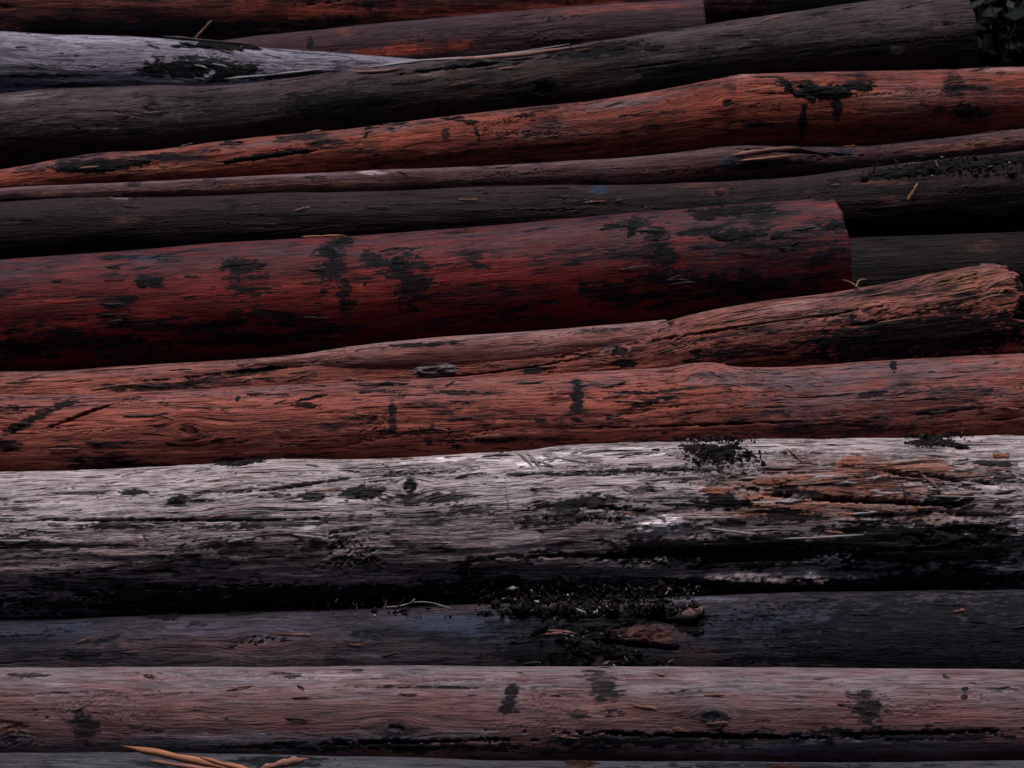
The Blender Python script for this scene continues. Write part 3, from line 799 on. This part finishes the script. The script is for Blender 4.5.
define('E', [(-10, 171), (0, 170), (60, 160), (90, 155), (150, 151), (250, 139), (342, 131), (470, 114), (600, 100), (684, 87), (735, 78), (780, 74), (850, 72), (900, 71), (1024, 68)],
       [(0, 204), (170, 196), (342, 190), (560, 180), (684, 168), (800, 160), (1024, 146)],
       mat='wood_russet', cols=((.23, .048, .027), (.135, .026, .016), (.12, .072, .080)), grey=.0, greytop=.7, gt0=.55, stain=.16, stainv=1.0,
       label='russet log with a large black bark scab and drips near its right side', matkw=dict(check=.6, fine=.6), crack=.3, fib=.0022, flake=.001, fleck=.8,
       spots=[('knot', 727, 104, 10, 8, 0, .7), ('knot', 215, 152, 12, 6, -6, .8), ('stain', 95, 166, 60, 9, -2, .95), ('stain', 160, 157, 44, 5, -4, .9), ('stain', 268, 155, 62, 4, -9, .95), ('stain', 320, 143, 22, 4, -8, .9), ('grey', 60, 163, 110, 6, -6, .9),
              ('soft', 803, 120, 5, 24, 5, 1), ('soft', 836, 108, 7, 17, 0, 1), ('soft', 800, 85, 22, 8, 0, .8), ('soft', 965, 112, 26, 12, 8, .9), ('stain', 938, 112, 9, 10, 0, .7), ('stain', 975, 88, 13, 4, 0, .85),
              ('soft', 955, 85, 14, 22, 0, .7), ('stain', 755, 124, 20, 4, 0, .8), ('stain', 895, 128, 30, 5, -4, .7), ('soft', 729, 105, 8, 44, 2, .5), ('soft', 622, 132, 9, 12, 0, .7), ('lump', 745, 82, 26, 8, 0, .5),
              ('soft', 445, 134, 5, 12, 0, .8), ('grey', 620, 103, 60, 9, -8, .9), ('stain', 525, 115, 14, 4, -5, .8), ('stain', 360, 150, 40, 2.5, -5, .7), ('stain', 480, 155, 40, 2.5, -5, .6), ('stain', 670, 113, 24, 3, -5, .7),
              ('pale', 1010, 70, 40, 4, 0, .4), ('pale', 740, 76, 20, 3, -8, .4), ('warm', 900, 105, 60, 20, 0, .4), ('groove', 270, 157, 60, 1.6, -8, .8), ('warm', 160, 170, 130, 10, -4, .5), ('grey', 300, 140, 200, 6, -7, .7), ('grey', 930, 95, 110, 20, 0, .55), ('grey', 560, 130, 90, 14, -8, .5), ('soft', 560, 140, 120, 14, -7, .5)],
       bark=[(822, 92, 36, 9, 2, .012), (858, 87, 20, 6, -4, .009), (804, 118, 3.5, 17, 5, .005), (837, 107, 6, 9, 0, .007), (784, 83, 10, 4, 20, .007), (95, 166, 46, 6, -3, .007), (150, 159, 26, 3.6, -10, .006),
             (230, 144, 14, 4, -5, .006), (283, 153, 36, 2.4, -9, .005), (316, 143, 10, 2.5, -6, .005), (368, 130, 3.5, 10, 22, .006), (382, 128, 18, 2.4, 4, .005), (468, 122, 16, 2.6, 8, .006), (477, 132, 2.4, 12, -14, .005), (456, 119, 18, 2.6, 0, .006),
             (570, 108, 7, 2.4, 0, .004)])

define('D', [(-10, 95), (0, 95), (60, 90), (130, 88), (230, 85), (342, 72), (400, 66), (470, 60), (520, 56), (580, 46), (684, 30), (800, 13), (885, 1), (980, -6)],
       [(-10, 182), (150, 172), (342, 152), (470, 138), (684, 112), (800, 100), (980, 93)], xb=960,
       mat='wood_dark_taupe', cols=((0.0274, 0.0140, 0.0122), (0.0112, 0.0061, 0.0058), (0.0655, 0.0446, 0.0563)), grey=.10, greytop=.85, gt0=.45, stain=.2, stainv=1.0,
       label='thick dark taupe log crossing the upper pile, lying over the pale violet grey log', matkw=dict(check=.4, fine=.6, warm=(.15, .075, .055)), crack=.4, flake=.0012, bump=.009, fleck=.8,
       spots=[('grey', 90, 112, 130, 26, -4, .9), ('grey', 300, 92, 110, 10, -8, .7), ('grey', 700, 32, 130, 8, -9, .9), ('grey', 880, 25, 110, 24, -6, .8), ('clean', 80, 110, 110, 22, 0, .7), ('warm', 480, 90, 80, 14, -8, .6), ('soft', 330, 105, 60, 20, -5, .8), ('soft', 700, 70, 90, 20, -6, .7), ('knot', 545, 88, 24, 12, -6, .8), ('knot', 152, 108, 16, 9, -6, .6), ('soft', 600, 50, 60, 10, -5, 1), ('stain', 470, 62, 50, 4, -8, .8), ('warm', 100, 110, 60, 16, 0, .8), ('grey', 60, 105, 90, 12, -4, .8), ('pale', 92, 132, 5, 2.5, 0, 1), ('pale', 118, 131, 12, 3, -8, .8), ('pale', 20, 98, 50, 5, -5, .5),
              ('warm', 560, 85, 60, 14, -8, .8), ('soft', 535, 90, 40, 16, -8, .8), ('warm', 897, 38, 9, 6, 0, 1), ('pale', 895, 51, 8, 6, 0, .7), ('warm', 937, 27, 5, 6, 0, 1), ('warm', 925, 10, 10, 8, 0, .8), ('clean', 912, 35, 40, 30, 0, .7),
              ('grey', 850, 20, 110, 18, -8, .7), ('stain', 820, 14, 14, 2.5, -5, .8), ('stain', 860, 50, 160, 12, -4, .6), ('stain', 150, 104, 12, 8, -30, .6), ('pale', 430, 74, 14, 4, -6, .5), ('pale', 640, 78, 20, 8, 0, .35), ('pale', 700, 50, 60, 6, -9, .3),
              ('groove', 470, 66, 80, 2, -7, 1), ('warm', 440, 72, 40, 5, -6, .7), ('warm', 560, 53, 40, 3, -8, .8)],
       bark=[(610, 46, 34, 5, -6, .006), (655, 47, 16, 5, 10, .006), (370, 80, 18, 4, -4, .006, M_BARKBROWN), (420, 82, 30, 3, -6, .005, M_BARK), (500, 66, 26, 2.2, -8, .005), (818, 14, 12, 2, -6, .004)])

define('C', [(-10, 33), (0, 33), (60, 36), (160, 40), (250, 47), (345, 54), (430, 62), (520, 72)], [(-10, 125), (160, 122), (345, 110), (520, 104)], xb=520,
       mat='wood_violet_grey', cols=((0.1209, 0.0967, 0.1231), (0.0766, 0.0605, 0.0779), (0.2176, 0.2015, 0.2585)), grey=.6, greytop=.5, gt0=.1, stain=.12, stainv=.6,
       label='pale violet grey log at the upper left with a black bark scar', matkw=dict(check=.6, fine=.6), crack=.4, flake=.001, bump=.008, fleck=.8,
       spots=[('knot', 205, 71, 40, 11, 0, .5), ('stain', 200, 69, 62, 15, 2, 1), ('stain', 150, 70, 20, 8, -10, .9), ('clean', 209, 73, 7, 6, -30, 1, .3), ('pale', 209, 73, 8, 6, -30, 1), ('stain', 290, 75, 60, 4, -4, .9), ('stain', 40, 76, 60, 3, 0, .8), ('stain', 70, 86, 110, 4, 0, .7),
              ('stain', 95, 55, 30, 2, 0, .5), ('pale', 100, 40, 60, 4, 2, .4), ('warm', 362, 68, 18, 4, 0, .7), ('stain', 60, 60, 30, 2.5, 0, .5)],
       bark=[(215, 47, 46, 3.6, 3, .012), (185, 68, 36, 7, 3, .005), (235, 70, 26, 8, -8, .005), (152, 68, 14, 5, 20, .005), (160, 78, 14, 3, 10, .004), (30, 37, 6, 3.5, 0, .006), (305, 74, 40, 2.5, -4, .004), (88, 50, 4, 2, 0, .004)])

define('B', [(205, 44), (260, 37), (345, 28), (430, 20), (520, 12), (620, 5), (704, 0)], [(205, 128), (345, 112), (520, 96), (704, 84)], xa=130, xb=704,
       mat='wood_plum', cols=((0.0360, 0.0118, 0.0153), (0.0220, 0.0076, 0.0103), (0.0464, 0.0260, 0.0374)), grey=.2, greytop=.6, stain=.1, stainv=.5,
       label='plum grey log with a sawn right end, behind the thick dark taupe log', matkw=dict(check=.25, fine=.5, warm=(.45, .07, .04)), crack=.25, flake=.0008,
       spots=[('warm', 415, 50, 28, 5, -4, 1, .6), ('nogrey', 415, 50, 28, 5, -4, 1), ('warm', 455, 48, 20, 4, 0, 1), ('warm', 370, 53, 20, 4, 0, .9), ('stain', 310, 43, 4, 9, 0, .9), ('warm', 345, 32, 14, 5, 0, .7), ('stain', 540, 25, 200, 5, -4, .4), ('warm', 610, 3, 40, 4, 0, .7), ('warm', 420, 48, 70, 7, -4, 1), ('nogrey', 420, 48, 80, 8, -4, 1), ('warm', 620, 8, 90, 5, -3, .7)])

define('A', [(-10, -42), (1024, -62)], [(-10, 100), (1024, 78)], xb=905,
       mat='wood_mahogany', cols=((0.0960, 0.0192, 0.0152), (0.0496, 0.0128, 0.0112), (0.0800, 0.0560, 0.0560)), grey=.0, greytop=.5, stain=.36, stainv=.9,
       label='dark mahogany log at the very top of the pile, behind the plum grey log', matkw=dict(warm=(.40, .07, .04)), crack=.4, flake=.0012,
       spots=[('warm', 255, 3, 24, 6, 5, 1), ('clean', 255, 3, 24, 6, 5, 1), ('warm', 460, 12, 110, 8, -3, .9, 1.2), ('clean', 460, 12, 110, 8, -3, .8, 1.2), ('warm', 395, 8, 14, 14, 0, .9), ('warm', 345, 14, 10, 7, 0, .9), ('warm', 150, 5, 120, 5, 0, .5),
              ('stain', 150, 28, 200, 12, 0, .9), ('stain', 820, 0, 110, 30, 0, 1), ('warm', 560, 4, 60, 4, -4, .9), ('warm', 310, 10, 90, 10, 0, 1), ('clean', 310, 10, 90, 10, 0, .8), ('warm', 560, 8, 110, 9, -2, 1), ('clean', 560, 8, 110, 9, -2, .8)])

for i, k in enumerate(ORDER):
    solve_depth(LOGS[k], (3.0, 3.0) if i == 0 else None)
    print('depth', k, round(LOGS[k].d0, 3), round(LOGS[k].d1, 3), 'r', round(float(np.mean(LOGS[k].tab[2])), 3))
for k in ORDER:
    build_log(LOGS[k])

# ------------------------------------------------------------------ parts that stick out of the logs
D, E, F_, G_, H, I_, J, K, Lg, Mg, Ng, C_ = (LOGS[k] for k in 'D E F G H I J K L M N C'.split())
stick_on(D, 'splinter', [(375, 70), (430, 64.5), (500, 58), (575, 49)], .005, .003, M_SPLPALE, .005, seed=1)
stick_on(D, 'splinter', [(455, 65), (510, 62), (595, 51)], .006, .003, M_SPLPINK, .005, seed=2)
stick_on(D, 'splinter', [(356, 78), (385, 78), (412, 74)], .004, .003, M_SPLPINK, .005, seed=3)
stick_on(D, 'splinter', [(470, 66), (520, 66), (560, 61)], .003, .002, M_SPLDARK, .006, seed=4)
stick_on(C_, 'splinter', [(165, 44), (215, 48), (262, 51)], .004, .003, M_SPLDARK, .010, seed=5)
stick_on(C_, 'splinter', [(228, 86), (280, 81), (330, 74)], .003, .002, M_SPLPALE, .003, seed=6)
stick_on(F_, 'splinter', [(728, 159), (760, 154), (800, 150)], .006, .003, M_SPLPINK, .004, seed=7)
stick_on(F_, 'splinter', [(735, 164), (765, 161), (790, 158)], .004, .003, M_SPLORANGE, .004, seed=8)
stick_on(F_, 'splinter', [(785, 148), (810, 153), (830, 157)], .003, .003, M_SPLDARK, .006, seed=9)
for k in range(26):
    x = random.uniform(930, 1010)
    y = 268 + (1000 - x) * .13 + random.uniform(2, 34)
    stick_on(I_, 'splinter', [(x - random.uniform(10, 34), y + 4 + random.uniform(0, 3)), (x - 6, y + random.uniform(-1, 2)), (min(1011, x + random.uniform(4, 16)), y - random.uniform(0, 4))], random.uniform(.0012, .0032), .0013,
             random.choice([M_SPLORANGE, M_SPLPINK, M_SPLPINK, M_TWIG]), [.001, .004, random.uniform(.004, .016)], seed=20 + k, n=14, nseg=5)
for k in range(16):
    x = random.uniform(690, 930); f = random.random()
    y = float(outline(I_, np.array([x]))[0][0]) + 4 + f * 40
    l = random.uniform(10, 30)
    stick_on(I_, 'splinter', [(x - l, y + l * .14), (x, y), (x + l, y - l * .15)], random.uniform(.0012, .0026), .0012,
             random.choice([M_SPLPINK, M_SPLPINK, M_SPLDARK]), [.001, .004, random.uniform(.002, .008)], seed=60 + k, n=14, nseg=5)
# lifted fibres of the silvery log
for k, (x0, y0, x1, y1, m) in enumerate([(518, 452, 534, 467, M_SPLPALE), (528, 452, 540, 467, M_SPLPALE), (535, 464, 560, 456, M_SPLPALE), (545, 455, 585, 461, M_SPLPALE), (524, 460, 556, 466, M_SPLPALE), (505, 476, 506, 505, M_SPLPALE),
                                          (600, 455, 660, 451, M_SPLPALE), (340, 468, 400, 463, M_SPLPALE), (420, 470, 470, 466, M_SPLPALE), (745, 465, 800, 462, M_SPLPALE), (870, 462, 930, 458, M_SPLPINK), (790, 480, 850, 476, M_SPLPINK),
                                          (820, 500, 880, 506, M_SPLPINK), (905, 490, 960, 492, M_SPLPALE), (990, 475, 1020, 478, M_SPLPALE), (985, 470, 996, 478, M_SPLPALE), (900, 470, 915, 486, M_SPLPINK), (780, 447, 792, 462, M_SPLPINK),
                                          (880, 478, 882, 500, M_SPLDARK), (760, 530, 840, 526, M_SPLPALE), (690, 520, 740, 526, M_SPLPALE), (60, 490, 130, 487, M_SPLPALE), (210, 510, 290, 505, M_SPLPALE), (630, 478, 700, 474, M_SPLPALE)]):
    stick_on(K, 'splinter', [(x0, y0), ((x0 + x1) / 2, (y0 + y1) / 2 + random.uniform(-1.5, 1.5)), (x1, y1)], random.uniform(.003, .0045) if k < 5 else random.uniform(.0014, .0032), .0018, m, [.001, .007 if k < 5 else .005, .003], seed=90 + k, n=16, nseg=6)

for key, n, x0, x1, f0, f1, mats in (('E', 22, 0, 1020, .03, .6, (M_SPLPINK, M_SPLDARK, M_SPLDARK)), ('J', 40, 0, 1020, .02, .7, (M_SPLPINK, M_SPLDARK, M_SPLDARK, M_SPLPINK)), ('K', 60, 0, 1020, .01, .6, (M_SPLPALE, M_SPLDARK, M_SPLPALE, M_SPLPINK)),
                                     ('M', 16, 0, 1020, .02, .7, (M_SPLPINK, M_SPLDARK)), ('H', 24, 0, 830, .05, .8, (M_SPLDARK,)), ('D', 18, 200, 940, .05, .5, (M_SPLDARK, M_SPLPINK)), ('L', 20, 0, 1020, .05, .6, (M_SPLDARK, M_SPLPINK)),
                                     ('I', 30, 20, 700, .03, .5, (M_SPLPINK, M_SPLDARK)), ('F', 10, 0, 1020, .05, .7, (M_SPLDARK, M_SPLPINK)), ('G', 12, 0, 1020, .03, .4, (M_SPLDARK, M_SPLPINK)), ('C', 8, 0, 330, .1, .6, (M_SPLDARK, M_SPLPALE))):
    L_ = LOGS[key]
    for k in range(n):
        x = random.uniform(x0, x1); l = random.uniform(4, 17)
        t_, b_ = outline(L_, np.array([x])); sl_ = float(outline(L_, np.array([x + 10.]))[0][0] - t_[0]) / 10
        y = float(t_[0] + (b_[0] - t_[0]) * random.uniform(f0, f1) * .8)
        dy = sl_ * l + random.uniform(-2, 2)
        stick_on(L_, 'splinter', [(x - l, y - dy), (x, y + random.uniform(-.6, .6)), (x + l, y + dy)], random.uniform(.0012, .0034), .0012,
                 random.choice(mats), [.0008, random.uniform(.002, .005), random.uniform(.001, .007)], seed=300 + k, n=10, nseg=5, wob=.9)

# ------------------------------------------------------------------ loose things lying on the pile
SPL = 'broken splinters lying on the logs'
lone('wood_splinter', 'long bright orange splinter lying at the lower left edge on the bottom log', 'splinter', Ng, [(124, 757, .030), (300, 776, .024)], .0075, .005, M_SPLORANGE, SPL, seed=201, taper=(.05, .2), nseg=5, wob=.5)
lone('wood_splinter', 'short pinkish splinter lying along the lower side of the long bright orange one', 'splinter', Ng, [(156, 765, .036), (262, 775, .034)], .0055, .004, M_SPLPINK, SPL, seed=202, taper=(.05, .2), nseg=5, wob=.5)
lone('wood_splinter', 'pointed orange splinter lying over the upper side of the long bright orange one', 'splinter', Ng, [(205, 764, .040), (292, 777, .034)], .005, .004, M_SPLORANGE, SPL, seed=207, taper=(.05, .2), nseg=5, wob=.5)
lone('wood_splinter', 'small rusty splinter under the dusty pink log, right of the long bright orange one', 'splinter', Ng, [(266, 767, .022), (312, 762, .022)], .008, .004, M_SPLPINK, SPL, seed=203, nseg=5, wob=.6)
lone('wood_splinter', 'small pale orange splinter standing on the charcoal dark log at the right', 'splinter', G_, [(893, 206, .008), (898, 199, .012), (904, 191, .014)], .0042, .002, M_SPLORANGE, SPL, seed=204, taper=(.6, .6))
lone('wood_splinter', 'thin rust red splinter lying on the top edge of the crimson log at the left', 'splinter', H, [(305, 238.5, .004), (330, 236.5, .004), (352, 235, .003)], .0028, .002, M_SPLORANGE, SPL, seed=205)
lone('twig', 'forked orange twig standing up behind the pale violet grey log', 'twig', C_, [(193, 41, .004), (201, 25, .035), (212, 11, .075)], .0035, .003, M_TWIG, 'twigs on the pile', seed=206, taper=(.7, .5))
STR = 'straws on the dark bluish log'
lone('straw', 'bent pale straw lying on the dark bluish log, sloping up to the right', 'straw', Lg, [(383, 607, .004), (398, 604, .008), (414, 597, .012)], .0016, .0014, M_SPLPALE, STR, seed=207)
lone('straw', 'pale straw lying on the dark bluish log, sloping down to the right', 'straw', Lg, [(412, 600, .012), (430, 603, .010), (455, 608, .006)], .0016, .0014, M_SPLPALE, STR, seed=208)
TW = 'frayed twigs in the gap under the crimson log'
for k, (lab, pts) in enumerate([
        ('curved brown twig under the middle of the crimson log', [(515, 329, .01), (530, 333, .02), (545, 331, .01)]),
        ('hooked brown twig right of the curved one, under the middle of the crimson log', [(546, 322, .02), (556, 331, .02), (552, 340, .006)]),
        ('upright frayed twig at the lower right corner of the crimson log', [(862, 292, .006), (857, 282, .02), (848, 272, .03)]),
        ('slanting frayed twig at the lower right corner of the crimson log', [(858, 291, .008), (866, 285, .02), (874, 281, .02)])]):
    lone('twig', lab, 'twig', I_, pts, .0024, .0018, M_TWIG, TW, seed=220 + k)

MS = ([M_SOIL, M_CHIP, M_PALE], .90, .975)
crumbs('heap of black bark crumbs and soil on top of the dark bluish log', Lg, (470, 700, 588, 612), 4200, .0068, MS, 5, .04)
crumbs('scatter of dark crumbs and pale chips left of the heap on the dark bluish log', Lg, (230, 480, 601, 615), 240, .0065, ([M_SOIL, M_CHIP, M_PALE], .8, .93), 6, .008)
crumbs('loose crumbs strewn down the face of the dark bluish log around its rusty wound', Lg, (535, 632, 612, 664), 380, .005, ([M_SOIL, M_CHIP, M_PALE], .8, .96), 12, .012)
crumbs('black crumbs caught below the heap at the lower edge of the dark bluish log', Lg, (570, 672, 650, 672), 420, .008, MS, 7, .02)
crumbs('black mossy crumbs on the top of the wide silvery log', K, (676, 760, 440, 462), 520, .006, ([M_SOIL, M_CHIP, M_PALE], .95, .99), 8, .016)
crumbs('dark crumbs on the top of the wide silvery log near its right end', K, (905, 975, 436, 448), 220, .006, ([M_SOIL, M_CHIP, M_PALE], .93, .98), 9, .012)
crumbs('black grit in the gap between the thin pole and the charcoal dark log', G_, (850, 1040, 162, 182), 700, .006, ([M_SOIL, M_CHIP, M_PALE], .95, .985), 10, .006)

# ------------------------------------------------------------------ ground and what stands behind
def ground():
    n = 90
    a = np.linspace(-1, 1, n)
    xx, yy = np.meshgrid(np.sign(a) * np.abs(a) ** 2.2 * 60, np.sign(a) * np.abs(a) ** 2.2 * 60, indexing='ij')
    z = .02 * perlin(np.stack([xx, yy, 0 * xx], -1) * 1.3) - .012
    m = rough_mat('forest_soil', (.02, .016, .013), (.05, .042, .03), 9, .95, .15)
    o = mesh_obj('ground', np.stack([xx, yy, z], -1).reshape(-1, 3), grid_faces(n, n, False), m)
    tag(o, 'dark forest soil under the pile', 'ground', None, 'structure')


ground()


def shrub(x, y, h, w, label, seed):
    r = np.random.RandomState(seed)
    root = bpy.data.objects.new('shrub', None); COL.objects.link(root); root.location = (x, y, 0)
    tag(root, label, 'shrub')
    n = 42000
    u = r.normal(size=(n, 3)); u /= np.linalg.norm(u, axis=1)[:, None]
    rad = r.rand(n) ** .4
    lump = 1 + .5 * fbm(u * 2.3 + seed, 3)
    c = u * (rad * lump)[:, None] * np.array([w, w * .7, h * .52]) + np.array([x, y, h * .52])
    c[:, 2] = np.abs(c[:, 2]) + .03
    a = r.normal(size=(n, 3)); a /= np.linalg.norm(a, axis=1)[:, None]
    b = np.cross(a, r.normal(size=(n, 3))); b /= np.linalg.norm(b, axis=1)[:, None]
    l = (.035 + .035 * r.rand(n))[:, None]
    V = np.stack([c - a * l, c + b * l * .45, c + a * l, c - b * l * .45], 1).reshape(-1, 3)
    t = NT('leaf_dark_green')
    oi = t.t.nodes.new('ShaderNodeTexCoord').outputs['Object']
    nn = t.noise(oi, 3, .6, 0, 5)
    lm = t.done(t.mix(t.ramp(nn, .35, .65), (.002, .004, .0025), (.006, .011, .0065)), .7, None, .1)
    mesh_obj('foliage', V, np.arange(n * 4).reshape(-1, 4), lm, root, smooth=False)
    bm_ = rough_mat('stem', (.03, .022, .016), (.06, .045, .035), 40)
    for k in range(7):
        an = r.rand() * 6.28; q = r.rand() * .6
        p0 = np.array([x + .05 * math.cos(an), y + .05 * math.sin(an), -.02])
        p1 = np.array([x + w * q * .5 * math.cos(an), y + w * q * .4 * math.sin(an), h * .45])
        p2 = np.array([x + w * q * math.cos(an), y + w * q * .7 * math.sin(an), h * .85])
        sliver('stem', [p0, p1, p2], .018, .018, bm_, root, taper=(1, .3), n=14, wob=.2)


dA = LOGS['A'].d1
p = unproj(1010, 30, dA + 2.4)
shrub(p[0] + .25, p[1], 2.6, 1.5, 'dark green shrub close behind the upper right corner of the pile', 3)
p = unproj(1040, 30, dA + 4.4)
shrub(p[0] + .5, p[1], 3.2, 1.9, 'tall dark green shrub farthest behind the upper right corner of the pile', 8)
p = unproj(700, 30, dA + 2.9)
shrub(p[0], p[1] + .3, 2.6, 1.4, 'dark green shrub behind the middle of the pile, left of the other shrubs', 4)

# ------------------------------------------------------------------ light, camera, render
SUN_EL, SUN_AZ = 87.0, 192.0     # azimuth measured clockwise from +Y: in front of the pile, a little to the left
w = bpy.data.worlds.new('World'); scene.world = w; w.use_nodes = True
nt = w.node_tree
bg = nt.nodes['Background']
sky = nt.nodes.new('ShaderNodeTexSky')
sky.sky_type = 'NISHITA'
sky.sun_disc = False
sky.sun_elevation = R(SUN_EL)
sky.sun_rotation = R(SUN_AZ)
sky.air_density = .07; sky.dust_density = .15; sky.ozone_density = .3
nt.links.new(sky.outputs[0], bg.inputs[0])
bg.inputs[1].default_value = 0.05
sl = bpy.data.lights.new('sun', 'SUN')
sl.energy = 1.5; sl.angle = R(34); sl.color = (1.0, .95, .945)
so = bpy.data.objects.new('sun', sl); COL.objects.link(so)
az, el = R(SUN_AZ), R(SUN_EL)
dirv = Vector((math.sin(az) * math.cos(el), math.cos(az) * math.cos(el), math.sin(el)))
so.rotation_euler = dirv.to_track_quat('Z', 'Y').to_euler()
so.location = (0, 0, 6)

cd = bpy.data.cameras.new('camera')
cd.lens = LENS; cd.sensor_width = 36; cd.clip_end = 300; cd.clip_start = .05
cd.dof.use_dof = True
cd.dof.focus_distance = LOGS['K'].d0 - .1
cd.dof.aperture_fstop = 8
co = bpy.data.objects.new('camera', cd); COL.objects.link(co)
co.location = CAM
co.rotation_euler = (R(90) - PITCH, 0, 0)
scene.camera = co
scene.view_settings.view_transform = 'Standard'
scene.view_settings.look = 'None'
scene.view_settings.exposure = 1.75
scene.view_settings.gamma = 1
